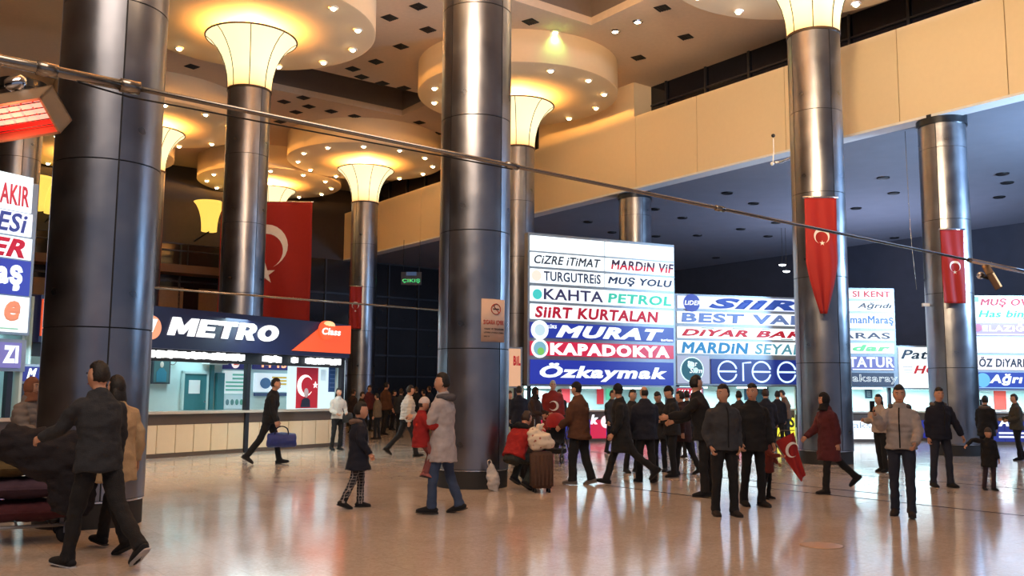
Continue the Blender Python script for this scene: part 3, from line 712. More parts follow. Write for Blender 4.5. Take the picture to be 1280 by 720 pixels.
# left-edge counter under the tall board
P0l=P_(-75,15.0,640); 
lk=kiosk('ticket counter at the left frame edge under the tall board',P0l,28,onplane(24,480,P0l,28)[0],1.6,1.05,0,2.5,npan=6,frontm=[imat((70,60,150))])
Pl=P0l; lamp('kiosk_lamp','AREA',tuple(P0l+azv(28)*2+Vector((-.7,.5,2.4))),50,(.66,.9,1),2)
# --- counters under the boards at the back
def back_kiosk(label,px0,px1,d,az,ctop,roof,fm,n,items=(),pw=90):
    Pk=P_(px0,d); W=onplane(px1,500,Pk,az)[0]
    v=azv(az); Pk=Pk+Vector((-v.y,v.x,0))*.35
    t=kiosk(label,Pk,az,W,1.8,ctop,0,roof,npan=n,frontm=fm)
    lamp('kiosk_lamp','AREA',tuple(Pk+v*W*.5+Vector((-v.y,v.x,0))*.8+Vector((0,0,roof-.15))),pw,(.7,.93,1),W*.8,tuple(Pk+v*W*.5+Vector((-v.y,v.x,0))*.8),sy=.8)
    for nm,a,b,c,dd,m in items: put(t,nm,Pk,az,1.78,a,b,c,dd,m,.03)
    return t,Pk,W
bb,rr_,ww=emat((44,52,150),.8),emat((196,34,70),.9),emat(W_,1.2)
k1,Pk,W=back_kiosk('ticket counter below the tallest board, blue and red front',661,843,28.2,65,1.0,1.75,[bb,rr_,bb],9,[('wall_flag',746,754,486,505,printed((190,40,50),.4)),('wall_poster',757,766,486,500,printed((90,190,150),.4)),('wall_poster',700,712,486,503,printed((200,60,70),.4))])
letters(k1,'k',onplane(738,525,Pk,65)[0],onplane(748,525,Pk,65)[0],.55,.85,.01,emat(W_,1.3),.05,.2)
P=[(onplane(758,524,Pk,65)[0]+.2*math.cos(2*math.pi*i/20),.62+.2*math.sin(2*math.pi*i/20)) for i in range(20)]; MB().prism(P,-.0,.018).build('badge',emat((250,220,225),1),k1)
k2,Pk,W=back_kiosk('ticket counter below the wide board, yellow front section',846,1000,30.6,76,1.05,1.8,[ww,bb,ww,ww,rr_,ww,emat((235,225,60),1.1),emat((235,225,60),1.1)],8,[('wall_poster',930,945,484,500,printed((30,60,80),.2)),('doorway',945,970,484,520,printed((40,70,80),.1))])
letters(k2,'SEY',onplane(986,525,Pk,76)[0],onplane(1012,525,Pk,76)[0],.40,.85,.01,imat((40,40,40)),.03)
ylw=board('small red illuminated sign below the round logo, partly hidden by people','sign board',845,879,30.0,76,484,498,[(484.5,497.5,846,878,(208,30,52),[('YALÇIN',848,876,.2,.8,W_,.04)])],thick=.1,posts=True)
k3,Pk,W=back_kiosk('ticket counter with glowing white front below the narrow board',1034,1128,30,86,1.0,1.8,[ww],4,[('wall_picture',1081,1090,487,498,printed((40,60,80),.1)),('wall_picture_inner',1083,1088,489,496,printed((140,160,170),.3))])
letters(k3,'aksaray',onplane(1067,530,Pk,86)[0],onplane(1118,530,Pk,86)[0],.38,.66,.01,imat((150,170,190)),-.01)
k4,Pk,W=back_kiosk('ticket counter behind the right column',1130,1205,31.2,88,1.0,1.8,[bb],4)
k5,Pk,W=back_kiosk('ticket counter with blue front below the right board',1219,1330,29,91,1.05,1.8,[emat((46,56,140),.7)],5,[('red_poster',1242,1258,488,512,printed((190,60,50),.3))])
letters(k5,'Ağ',onplane(1248,525,Pk,91)[0],onplane(1272,525,Pk,91)[0],.5,.92,.01,emat(W_,1.3),.05,.2)
for z in (.22,.34): MB().bbox(onplane(1248,525,Pk,91)[0],W-.3,.005,.018,z,z+.06).build('stripe',emat((220,225,250),1),k5)
# peach panel with red mark behind the central column
o=board('peach coloured panel with red mark behind the central column','sign board',620,652,27.5,68,434,484,[(434.5,483.5,621,651,(232,178,140),[('BiL',641,650,.55,.80,(180,30,40),.06)],.7)],thick=.1)
# shallow box of darkness: dark doors beside the row of boards
# ------------------------------------------------------------------ people
SKIN=mat('skin',srgb(196,148,122),.55,var=.06,scale=20)
SKIN2=mat('skin_dark',srgb(160,112,88),.55,var=.06,scale=20)
M_eye=mat('eye_dark',(.02,.015,.012),.2); M_eyew=mat('eye_white',(.6,.58,.55),.3); M_lip=mat('lip',srgb(160,92,84),.5)
def cloth(name,rgb,rough=.9): return mat('cloth_'+name,tuple(c*.8 for c in srgb(*rgb)),rough,0,0,None,.22,14,.35,90)
def remesh(mb,vox,name,mats,smooth_it=2,wr=0.,quilt=None,seed=0):
    me=mb.mesh('tmp',mats[0] if isinstance(mats,(list,tuple)) else mats)
    o=bpy.data.objects.new('tmp',me); COL.objects.link(o)
    r=o.modifiers.new('r','REMESH'); r.mode='VOXEL'; r.voxel_size=vox; r.use_smooth_shade=True
    s=o.modifiers.new('s','SMOOTH'); s.factor=.5; s.iterations=smooth_it
    bpy.context.view_layer.update()
    ev=o.evaluated_get(bpy.context.evaluated_depsgraph_get())
    out=bpy.data.meshes.new_from_object(ev); bpy.data.objects.remove(o); bpy.data.meshes.remove(me)
    if wr or quilt:
        nr=[v.normal.copy() for v in out.vertices]
        for v,n in zip(out.vertices,nr):
            c=v.co; d=0
            if wr: d+=wr*(noise.noise(Vector((c.x*7+seed,c.y*7,c.z*11)))+.5*noise.noise(Vector((c.x*16,c.y*16+seed,c.z*22))))
            if quilt: d+=quilt[1]*(abs(math.sin(math.pi*(c.z+.02*noise.noise(c*6))/quilt[0]))-.6)
            v.co=c+n*d
    out.name=name; out.materials.clear()
    for mm in (mats if isinstance(mats,(list,tuple)) else [mats]): out.materials.append(mm)
    return out
def join_into(me,mb):
    """append the builder's geometry to a finished mesh"""
    bm=bmesh.new(); bm.from_mesh(me)
    vs=[bm.verts.new(p) for p in mb.v]
    for f,mi in zip(mb.f,mb.mi):
        try: ff=bm.faces.new([vs[i] for i in f]); ff.smooth=True; ff.material_index=mi
        except ValueError: pass
    bm.to_mesh(me); bm.free(); return me
def rotx(v,a):  # a>0 leans forward (towards +y)
    c,s=math.cos(a),math.sin(a); return Vector((v[0], v[1]*c+v[2]*s, -v[1]*s+v[2]*c))
DEF=dict(lean=0,legs=((4,6,3),(-4,4,3)),arms=((2,9,14,0),(2,9,14,0)),yaw=0,nod=0,fem=0,wide=1.,drop=0)
def person(label,px,py,heady,face,pose={},top='jacket',topc='black',topl=.0,trouc='black',shoec='black',hair='short',hairc='hair',
           vox=.02,d=None,skin=None,puff=0,hood=None,scarf=None,child=False,quilt=None,group=None,hold=None,height=None,z=0,bare=False):
    P=dict(DEF); P.update(pose); skin=skin or SKIN
    K=1.; rg=random.Random(int(px*7+heady))
    P['legs']=tuple((h+rg.uniform(-2,2),k+rg.uniform(0,5),ab*.5+rg.uniform(-.5,1)) for h,k,ab in P['legs'])
    P['arms']=tuple((f+rg.uniform(-4,5),ab*.8+rg.uniform(-1,2),el+rg.uniform(0,9),i) for f,ab,el,i in P['arms'])
    hs=1.22 if child else 1.       # a child's head is large for its body
    # joints, for a 1.75 m adult
    lean=R_(P['lean']); W=P['wide']
    hipz=.93
    J={}
    pel=Vector((0,0,hipz))
    def sp(x,y,zz): return pel+rotx((x,y,zz-hipz),lean)
    legs=[];low=9
    for sgn,(h,k,ab) in zip((-1,1),P['legs']):
        hip=pel+Vector((sgn*.09,0,-.02)); th=R_(h); sh=R_(h-k); a=R_(ab)
        knee=hip+Vector((sgn*math.sin(a)*.43,math.sin(th)*.43,-math.cos(th)*math.cos(a)*.43))
        ank=knee+Vector((sgn*math.sin(a)*.15,math.sin(sh)*.42,-math.cos(sh)*.42))
        fp=max(-65,min(25,(h-k)*.8 if h-k<0 else (h-k)*.6))   # foot pitch: heel lifts behind, toe lifts in front
        fd=Vector((sgn*.12,math.cos(R_(fp)),math.sin(R_(fp)))).normalized(); up=Vector((0,-fd.z,fd.y)).normalized()
        toe=ank+fd*.17-up*.06; heel=ank-fd*.07-up*.07
        low=min(low,toe.z-.02,heel.z-.015); legs.append((hip,knee,ank,fd,up))
    arms=[]
    for sgn,(f,ab,el,inw) in zip((-1,1),P['arms']):
        sh=sp(sgn*.170*W,0,1.385); a=R_(ab); f_=R_(f)
        u=Vector((sgn*math.sin(a),math.sin(f_)*math.cos(a),-math.cos(f_)*math.cos(a)))
        elb=sh+u*.285
        e_=R_(f+el); i_=R_(inw)
        v=Vector((sgn*math.sin(a)*.5-sgn*math.sin(i_),math.sin(e_),-math.cos(e_))).normalized()
        wr=elb+v*.25; arms.append((sh,elb,wr,v,u))
    hyaw=R_(P['yaw']); nod=R_(P['nod'])
    neck=sp(0,.0,1.46); hc=sp(0,.015,1.46)+Matrix.Rotation(-hyaw,3,'Z')@rotx((0,.02,.165),lean*.3+nod)
    headtop=hc.z+.125*hs
    # scale from the photo
    if d is None: pos=gnd(px,py); d=pos.y
    else: pos=atd(px,500,d); pos.z=0
    ztop=atd(px,heady,d).z-z
    S=height/1.75 if height else ztop/(headtop-low)
    t=thing('person',label,'person',(pos.x,pos.y,z),-R_(face),group)
    MS=Matrix.Scale(S,4)@Matrix.Translation((0,0,-low))
    vx=vox/S
    Xf=lambda me:(me.transform(MS),me)[1]
    def add(me,name,parent=t):
        o=bpy.data.objects.new(name,Xf(me)); COL.objects.link(o); o.parent=parent; return o
    g=puff
    # ---- body
    b=MB(); X=(1,0,0)
    b.tube([sp(0,-.005,.86),sp(0,0,.95),sp(0,0,1.08),sp(0,.01,1.25),sp(0,0,1.38),sp(0,-.01,1.44),sp(0,0,1.50),hc-Vector((0,0,.05))],
           [(.13,.10),(.155,.11),(.13,.095),(.16,.11),(.165,.10),(.09,.075),(.055,.058),(.052,.058)],14,up=X,sub=2)
    for hip,knee,ank,fd,up in legs:
        b.tube([hip+Vector((0,0,.03)),hip.lerp(knee,.5),knee,knee.lerp(ank,.35),ank],[(.084,.086),(.066,.07),(.046,.05),(.044,.048),(.028,.030)],10,up=X,sub=2)
        b.tube([ank-fd*.03-up*.035,ank+fd*.05-up*.045,ank+fd*.13-up*.058],[(.022,.022),(.026,.018),(.024,.012)],8,up=X)
    for sh,elb,wr,v,u in arms:
        b.tube([sh+Vector((0,0,.0)),sh.lerp(elb,.4),elb,elb.lerp(wr,.35),wr],[(.05,.052),(.044,.046),(.036,.036),(.036,.036),(.025,.022)],9,up=X,sub=2)
    HR=Matrix.Translation(hc)@Matrix.Rotation(-hyaw,4,'Z')@Matrix.Rotation(-(lean*.3+nod),4,'X')@Matrix.Scale(hs,4)
    def headf(p,grow=1.,deco=True):
        x,y,zz=p
        if zz<0: x*=1-.30*zz*zz; y=y*(1-.12*zz*zz)+(.05*-zz if y>0 else .10*-zz)
        if y>.2 and abs(x)<.9: y-= .06*abs(x)
        if deco and y>0:
            n=math.exp(-((x/.16)**2+((zz+.12)/.22)**2)); y+=.20*n*max(0,.5-(zz+.12)*1.2)
            y-=.06*(math.exp(-(((abs(x)-.42)/.18)**2+((zz-.08)/.13)**2)))
            y+=.04*math.exp(-(((zz-.26)/.1)**2+(x/.6)**2)); y+=.05*math.exp(-(((zz+.52)/.08)**2+(x/.25)**2))+.06*math.exp(-(((zz+.85)/.15)**2+(x/.3)**2))
        return (x*grow,y*grow,zz*grow)
    b.ball((0,0,0),(.079,.097,.122),26,HR,fn=headf)
    for s_ in (-1,1): b.ball((s_*.077,-.008,-.005),(.012,.020,.032),8,HR)
    me=remesh(b,min(vx,.016) if vx<.022 else vx,'body',[skin,M_eye,M_eyew,M_lip],1)
    e=MB()
    for s_ in (-1,1):
        e.ball((s_*.031,.083,.012),(.013,.008,.007),8,HR,2); e.ball((s_*.031,.089,.012),(.006,.004,.006),6,HR,1)
        e.tube([HR@Vector((s_*.016,.096,.032)),HR@Vector((s_*.033,.096,.037)),HR@Vector((s_*.05,.084,.031))],.004,5,mi=1)
    e.tube([HR@Vector((-.022,.092,-.060)),HR@Vector((0,.101,-.060)),HR@Vector((.022,.092,-.060))],.0055,6,mi=3)
    for ai,(sh,elb,wr,v,u) in enumerate(arms):
        sgn=-1 if ai==0 else 1
        side=Vector((1,0,0)); side=(side-v*side.dot(v)).normalized(); bk=v.cross(side)   # palm plane: knuckles spread front to back
        spread=(Vector((0,1,0))-v*v.y); spread=spread.normalized() if spread.length>.2 else (Vector((0,0,1))-v*v.z).normalized()
        nrm=v.cross(spread).normalized()*(-1 if sgn>0 else 1)
        if nrm.x*sgn>0: nrm=-nrm              # palm faces the body
        e.tube([wr-v*.02,wr+v*.03,wr+v*.085],[(.024,.016),(.036,.016),(.038,.014)],10,up=spread,sub=2)
        cur=P.get('grip',(.5,.5))[ai]
        for k,(L,o_) in enumerate(((.068,.028),(.076,.010),(.070,-.009),(.055,-.027))):
            p0=wr+v*.078+spread*o_; d1=(v+nrm*.3*cur*2).normalized(); d2=(v*(1-cur)+nrm*1.2*cur*1.4+v*.1).normalized(); d3=(v*(.6-cur*1.4)+nrm*1.1*cur).normalized() if cur>.2 else v
            e.tube([p0,p0+d1*L*.42,p0+d1*L*.42+d2*L*.33,p0+d1*L*.42+d2*L*.33+d3*L*.3],[.0092,.0088,.008,.0062],7)
        tb=wr+v*.025+spread*.028; td=(v*.75+spread*.55+nrm*.35).normalized()
        e.tube([tb,tb+td*.035,tb+td*.035+(v+nrm*.3).normalized()*.03],[.012,.0105,.008],7)
    add(join_into(me,e),'body')
    # ---- trousers
    if not bare:
        b=MB(); tg=.012+g*.2; lw=P.get('legw',1.)
        b.tube([sp(0,0,1.04),sp(0,0,.96),sp(0,-.01,.84)],[(.155,.115),(.172,.128),(.15,.115)],14,up=X,sub=2)
        for hip,knee,ank,fd,up in legs:
            b.tube([hip+Vector((0,0,.06)),hip.lerp(knee,.3),knee,knee.lerp(ank,.5),knee.lerp(ank,.88),ank+(ank-knee).normalized()*.035],
                   [(.098,.105),(.088*lw,.092*lw),(.068*lw,.070*lw),(.062*lw,.064*lw),(.060*lw,.064*lw),(.066*lw,.074*lw)],12,up=X,sub=3)
        add(remesh(b,vx,'trousers',cloth(*trouc) if isinstance(trouc,tuple) else trouc,1,.012,seed=px),'trousers')
    # ---- shoes
    for hip,knee,ank,fd,up in legs:
        b=MB(); bo=P.get('boot',0)
        b.tube([ank-fd*.085-up*.058,ank-fd*.05-up*.05,ank+fd*.02-up*.045,ank+fd*.10-up*.058,ank+fd*.165-up*.066,ank+fd*.195-up*.07],
               [(.030,.024),(.044,.044),(.052,.052),(.055,.042),(.048,.030),(.028,.018)],12,up=X,sub=2)
        b.tube([ank-up*.05,ank+(knee-ank).normalized()*(.04+bo)],[(.048,.056),(.050+bo*.2,.058+bo*.2)],10,up=X)
        sole=MB(); 
        sole.tube([ank-fd*.09-up*.083,ank-fd*.03-up*.084,ank+fd*.05-up*.084,ank+fd*.12-up*.084,ank+fd*.195-up*.082],[(.036,.010),(.048,.012),(.050,.012),(.057,.012),(.032,.010)],10,up=X)
        so_=add(remesh(b,max(vx*.7,.01),'shoe',cloth(*shoec),1),'shoe')
        add(sole.mesh('sole',cloth(*P.get('sole',('sole',(60,55,52)))),True),'sole',so_)
    # ---- coat or jacket
    hem={'jacket':.84,'short':.93,'coat':.52,'mid':.68}[top]-topl
    b=MB(); c0=.016+g; fem=P['fem']
    ring=[]
    zz=hem
    wd=P.get('hemw',1.)
    lv=[]
    if hem<.8: lv+= [(hem,.205*wd,.165*wd),(.8,.19,.145)]
    else: lv+=[(hem,.178*wd,.135*wd)]
    lv+=[(.98,.168,.128),(1.10,.150-.012*fem,.120),(1.25,.174-.01*fem,.134),(1.35,.184,.122),(1.41,.152,.100),(1.455,.090,.085),(1.485,.072,.078)]
    pts=[];rad=[]
    for z_,a_,d_ in lv:
        p=sp(0,0,z_) if z_>=.93 else Vector((0,sp(0,0,.93).y+P.get('flow',0)*(.93-z_),z_))
        pts.append(p); gg=c0 if z_<1.3 else c0*.5 if z_<1.38 else .012
        rad.append(((a_+gg)*W,(d_+gg)*(1+.25*(W-1))))
    b.tube(pts,rad,20,up=X,sub=3)
    for sh,elb,wr,v,u in arms:
        s0=sh.lerp(sp(0,0,1.38),.35)
        b.tube([s0,sh+u*.03,sh.lerp(elb,.5),elb,elb.lerp(wr,.5),wr-v*.0],[(.050+g*.3,.060+g*.4),(.060+g*.6,.068+g*.7),(.057+g,.062+g),(.052+g,.054+g),(.047+g,.049+g),(.040+g*.7,.042+g*.7)],12,up=X,sub=2)
    q=quilt
    b.tube([sp(0,-.005,1.44),sp(0,.0,1.475),sp(0,.008,1.515)],[(.085,.085),(.076,.08),(.072,.078)],14,up=X,sub=2)
    jk=add(remesh(b,vx,'jacket' if top in('jacket','short') else 'coat',cloth(*topc),1,.016,q,seed=px),'jacket' if top in('jacket','short') else 'coat')
    if P.get('zip'):
        fy=(.138+c0)*1.0
        zpts=[sp(0,.128+c0+.004,.90),sp(0,.128+c0,1.05),sp(0,.138+c0+.004,1.25),sp(0,.118+c0+.006,1.38),sp(0,.085+c0*.5+.004,1.44)]
        zm=MB().tube(zpts,.010,6,sub=3).mesh('zip',cloth('zip',(25,25,30)),True); add(zm,'zip',jk)
    if hood:
        b=MB()
        b.tube([sp(-.095,.05,1.45),sp(-.12,-.03,1.46),sp(-.07,-.10,1.45),sp(0,-.125,1.44),sp(.07,-.10,1.45),sp(.12,-.03,1.46),sp(.095,.05,1.45)],[.025,.04,.05,.055,.05,.04,.025],10,up=(0,0,1),sub=2)
        add(remesh(b,vx,'hood',cloth(*hood),1,.02,seed=3),'hood',jk)
    if scarf:
        b=MB()
        b.tube([sp(.09*math.sin(a),.09*math.cos(a)+.01,1.485-.01*math.cos(a)) for a in [2*math.pi*i/14 for i in range(15)]],.03,8)
        b.tube([sp(.02,.10,1.47),sp(.03,.155+c0,1.38),sp(.035,.16+c0,1.25)],[(.035,.02),(.045,.015),(.05,.012)],8,up=X,sub=2)
        add(remesh(b,max(vx*.8,.012),'scarf',cloth(*scarf),1,.01),'scarf')
    # ---- hair, hats
    def cap(zone,gr,name,m_,w_=0.,bias=(0,0,0),extra=None):
        def fn(p):
            q=Vector(headf(p,1.,False)); k=zone(p); k=max(0,min(1,k))
            return tuple(q*(.88+(gr-.88)*k*1.0)+Vector(bias)*k)
        b=MB().ball((0,0,0),(.076,.096,.122),28,HR,fn=fn)
        if extra: extra(b)
        me_=b.mesh(name,m_,True)
        if w_:
            for v_ in me_.vertices: v_.co+= Vector((noise.noise(v_.co*40),noise.noise(v_.co*40+Vector((9,0,0))),noise.noise(v_.co*40+Vector((0,9,0)))))*w_
        return add(me_,name)
    hm={'hair':cloth('hair',(26,20,18),.6),'brown':cloth('brown_hair',(62,42,30),.6),'grey':cloth('grey_hair',(150,145,140),.7),'white':cloth('white_hair',(205,200,195),.7)}.get(hairc)
    sm=lambda x:(x+.12)/.24
    if hair=='short': cap(lambda p: sm(min(max(p[2]-.56+.05*abs(p[0]), -.06-p[1]), p[2]+.42)),1.13,'hair',hm,.009,(0,-.02,.05))
    elif hair=='balding': cap(lambda p: sm(min(max(-.30-p[1],-9),p[2]+.45,.55-p[2])),1.05,'hair',hm,.003)
    elif hair=='long': cap(lambda p: sm(max(p[2]-.55,-.05-p[1])),1.16,'hair',hm,.006,(0,-.06,.0),
        lambda b:b.tube([HR@Vector((0,-.05,.0)),HR@Vector((0,-.075,-.12)),HR@Vector((0,-.07,-.24))],[(.075,.05),(.085,.05),(.06,.03)],12,up=X,sub=2))
    elif hair in('beanie','beret'):
        cap(lambda p: sm(min(-.10-p[1],p[2]+.5)),1.05,'hair',cloth('hair',(26,20,18),.6),.003)
        o=cap(lambda p: sm((p[2]-.20)+ (.15 if p[1]<0 else 0)),1.14 if hair=='beanie' else 1.2,'hat',cloth(*hairc),.002,(0,-.02,.06 if hair=='beanie' else -.02))
    elif hair=='headscarf':
        cap(lambda p: sm(max(p[2]-.42,-.0-p[1]+.15,-.62-p[2]*1.0,abs(p[0])-.66)),1.14,'headscarf',cloth(*hairc),.003,(0,-.03,.02),
            lambda b:b.tube([HR@Vector((0,-.01,-.06)),HR@Vector((0,0,-.13)),HR@Vector((0,.01,-.19))],[(.072,.085),(.08,.09),(.12,.11)],14,up=X,sub=2))
    elif hair=='hoodup':
        cap(lambda p: sm(max(p[2]-.50,-.0-p[1]+.2,abs(p[0])-.62,-.8-p[2])),1.34,'hood',cloth(*hairc),.004,(0,-.08,.03),
            lambda b:b.tube([HR@Vector((0,-.03,-.05)),HR@Vector((0,-.02,-.13)),HR@Vector((0,-.01,-.2))],[(.09,.095),(.095,.10),(.13,.11)],14,up=X,sub=2))
        fm=cloth('fur_trim',(120,95,78)); b=MB(); n_=18
        for i in range(n_):
            a=2*math.pi*i/n_; b.ball((.095*math.sin(a),.055,-.01+.13*math.cos(a)),.022,6,HR)
        add(b.mesh('fur_trim',fm,True),'fur_trim')
    R=Matrix.Translation((pos.x,pos.y,z))@Matrix.Rotation(-R_(face),4,'Z')@MS
    t['_j']=0; del t['_j']
    info=dict(root=t,S=S,MS=MS,M=R,wr=[R@(a[2]+a[3]*.09) for a in arms],lwr=[MS@(a[2]+a[3]*.09) for a in arms],sh=[MS@a[0] for a in arms],elb=[MS@a[1] for a in arms],head=R@hc,lhead=MS@hc,chest=R@sp(0,0,1.25),sp=lambda x,y,zz:MS@sp(x,y,zz),d=d,pos=pos)
    print('PERSON %-50s d=%.1f S=%.2f H=%.2f'%(label[:50],d,S,S*1.75)); return info
BK=('black',(26,26,30)); DG_=('dark_grey',(48,50,56)); NVY=('navy',(26,30,48)); JN=('jeans',(62,80,112)); DJ=('dark_jeans',(42,48,66)); BR=('brown',(92,58,40)); DBR=('dark_brown',(62,44,42)); GR=('grey_wool',(120,118,122)); BG=('beige',(188,176,168)); WT=('white_down',(215,208,200)); RDC=('red',(170,34,34)); BUR=('burgundy',(92,34,42)); OLV=('olive',(70,64,52)); LG=('light_grey_down',(176,168,166)); PK=('pink',(190,110,105))
WALK=dict(legs=((24,6,2),(-22,16,2)),arms=((-18,8,12,0),(20,8,22,0)),lean=4)
WALK2=dict(legs=((-22,18,2),(24,6,2)),arms=((20,8,22,0),(-18,8,12,0)),lean=4)
STAND={}
def P(base,**k): q=dict(base); q.update(k); return q

# 1: striding man with the cart, near left, seen from behind
a1=person('man in dark grey jacket and black trousers striding left beside the nearest column',128,700,453,-58,P(WALK,legs=((20,4,2),(-24,14,2)),arms=((38,14,28,0),(2,12,10,0)),yaw=-10,sole=('white_sole',(190,190,195)),wide=1.05),'jacket',DG_,.03,BK,BK,'short',vox=.014,puff=.008,d=8.25)
a2=person('person in beige shouldered black coat mostly hidden behind the striding man',150,690,470,-62,P(WALK2,legs=((-14,14,2),(24,6,2)),arms=((30,10,30,0),(-10,16,20,0)),yaw=10),'mid',('beige_warm',(196,168,130)),0,BK,BK,'long',vox=.016,puff=.01,d=9.1)
a3=person('woman in patterned headscarf and grey padded coat behind the luggage cart',36,640,472,100,P(STAND,arms=((20,10,30,0),(24,10,34,0)),fem=1),'mid',('taupe_down',(140,128,122)),0,BK,BK,'headscarf',('patterned_scarf',(150,96,70)),vox=.016,puff=.03,d=11.4,quilt=(.09,.014))
# 4 walking man with blue bag
a4=person('man in black walking right with a bright blue holdall in front of the counter',335,580,473,86,P(WALK,legs=((18,4,2),(-20,14,2)),arms=((2,8,10,0),(10,6,6,0)),lean=7),'jacket',BK,.02,BK,BK,'short',vox=.018,puff=.004)
a5=person('woman in white jacket and black trousers leaning beside the ticket counter',421,563,485,140,P(STAND,fem=1,arms=((6,14,60,30),(10,16,50,20))),'short',WT,.06,BK,BK,'long',vox=.022,puff=.012)
a6=person('child in long navy parka with fur collar and checked trousers, facing away right',446,635,503,75,P(STAND,legs=((10,5,3),(-10,8,3)),arms=((4,12,20,0),(10,14,24,0)),boot=.05,hemw=1.12),'coat',NVY,-.10,None or ('check_dummy',(60,62,70)),BK,'short','hair',hood=('fur_brown',(128,104,92)),vox=.015,puff=.02,child=True)
a7=person('bearded man in light grey parka and jeans carrying the child in red, facing left',552,642,467,-78,P(STAND,legs=((10,5,3),(-9,8,3)),arms=((28,6,72,22),(30,6,70,22)),yaw=-10,nod=-4),'coat',('stone_parka',(196,188,190)),-.10,JN,BK,'short',vox=.014,puff=.012,hood=('grey_hood',(92,90,98)),scarf=None)
c7=a7['chest']; 
a8=person('small child in red coat and white hat carried on the arm of the parka man',527,600,497,80,P(STAND,legs=((28,42,6),(34,50,6)),arms=((44,14,40,20),(40,14,40,20)),yaw=0,nod=8,boot=.04),'mid',RDC,-.02,('dusty_pink',(150,84,82)),PK,'beanie',('white_knit',(240,225,220)),vox=.014,puff=.035,child=True,d=a7['d']-.06,z=.44)
a9=person('man in white quilted down jacket walking right behind the parka man',508,571,482,62,P(WALK2,legs=((-24,16,2),(20,4,2))),'short',WT,.03,BK,BK,'short',vox=.02,puff=.03,quilt=(.075,.016))
# 10 squatting man
a10=person('person in red jacket crouching against the central column with a white bag',641,614,541,40,P(STAND,legs=((98,128,10),(86,118,8)),arms=((50,6,60,25),(60,6,60,30)),lean=28,nod=14),'short',RDC,.0,('dark_green_trousers',(48,54,52)),BK,'short','brown',vox=.016,puff=.02,height=1.72,hood=BK)
a12=person('elderly man in brown jacket and black cap walking left past the suitcase',724,606,478,-55,P(WALK,legs=((9,4,3),(-8,6,3)),arms=((8,10,40,10),(0,12,20,0)),lean=2,sole=('pale_sole',(150,140,130)),wide=1.12,legw=1.2),'jacket',BR,.06,BK,('grey_shoe',(110,105,105)),'beanie',BK,vox=.018,puff=.022)
a13=person('woman in dark brown coat with headscarf behind the stroller',668,560,484,120,P(STAND,fem=1,arms=((20,8,50,15),(20,8,50,15))),'coat',DBR,-.05,BK,BK,'headscarf',('dark_scarf',(40,32,32)),vox=.024,d=22.5,puff=.012)
a14=person('white haired person with a red flag draped around the shoulders',691,560,476,175,P(STAND,wide=1.15),'coat',('flag_red_drape',(140,36,32)),.0,BK,BK,'short','white',vox=.024,d=24.5,puff=.02)
a15=person('man in dark jacket seen from behind beside the peach panel',649,565,483,-10,P(STAND),'jacket',NVY,.06,BK,BK,'short',vox=.024,d=23.5,puff=.015)
a15b=person('shorter person in dark coat at the central column edge, behind crouching person',637,560,489,160,P(STAND),'mid',BK,.0,BK,BK,'short',vox=.026,d=25.5,puff=.012)
# central dark group
a16=person('man in black overcoat and beret striding left, front of the dark group',777,603,480,-84,P(WALK2,legs=((-30,22,2),(20,4,2)),arms=((4,10,20,0),(-4,10,20,0)),yaw=60),'coat',BK,-.04,BK,BK,'beret',BK,vox=.017,puff=.012,d=15.9)
a17=person('bald man in dark jacket seen from behind in the group below the boards',806,602,483,-15,P(STAND,wide=1.1,legw=1.1),'jacket',NVY,.08,BK,BK,'balding','hair',vox=.018,puff=.018,d=16.3)
a18=person('man with bowed head in charcoal coat between the bald man and his neighbour',824,600,490,-150,P(STAND,nod=25,arms=((10,8,70,20),(10,8,60,20))),'mid',('charcoal',(38,38,42)),.0,BK,BK,'short',vox=.02,puff=.012,d=18.6)
a19=person('man in dark hooded jacket facing left, right side of the dark group',839,600,483,-100,P(STAND,arms=((14,8,60,10),(14,8,70,10)),nod=6),'jacket',BK,.05,BK,BK,'beanie',('black_cap',(22,22,26)),vox=.018,puff=.016,d=17.4)
a19b=person('person in dark coat at the left back of the dark group, behind the beret',790,588,487,150,P(STAND),'mid',('charcoal',(38,38,42)),.0,BK,BK,'short',vox=.022,puff=.012,d=18.2)
a19c=person('person in maroon tinged dark jacket between dark group and leaning man',854,598,489,-60,P(WALK,legs=((12,4,3),(-14,8,3))),'mid',('maroon_black',(52,26,30)),.0,BK,BK,'short',vox=.02,puff=.012,d=18)
a20=person('tall man in black jacket leaning forward beside the grey jacket youth',880,618,470,-80,P(STAND,legs=((4,3,4),(-4,3,3)),arms=((40,10,30,0),(30,10,40,0)),lean=12,yaw=150,nod=-4),'jacket',BK,.04,BK,BK,'short',vox=.016,puff=.012,d=14.2)
a21=person('youth in dark grey zipped jacket looking left, hands in pockets',907,645,481,172,P(STAND,legs=((3,4,7),(-3,4,5)),arms=((-14,13,42,12),(-14,13,42,12)),yaw=62,zip=1,legw=1.05),'jacket',('slate_grey',(62,64,70)),-.02,BK,('brown_boot',(44,34,30)),'short',vox=.013,puff=.014)
a22=person('man in black jacket standing just behind the youth in grey',940,628,480,165,P(STAND,arms=((4,12,20,0),(4,12,20,0)),yaw=45,wide=1.05),'jacket',BK,.06,BK,BK,'short',vox=.015,puff=.016,d=13)
a22b=person('child in reddish brown coat half hidden, waving a red flag on a stick',957,612,540,120,P(STAND,arms=((10,10,20,0),(40,14,40,0))),'mid',('rust_coat',(120,50,44)),.0,BK,BK,'short',vox=.016,puff=.015,child=True,d=13.9)
a23=person('man in navy jacket with light bag strap facing away, behind the man in black',957,580,486,20,P(STAND,arms=((4,12,30,0),(4,12,30,0))),'jacket',NVY,.04,BK,BK,'short','brown',vox=.022,puff=.015,d=20.5)
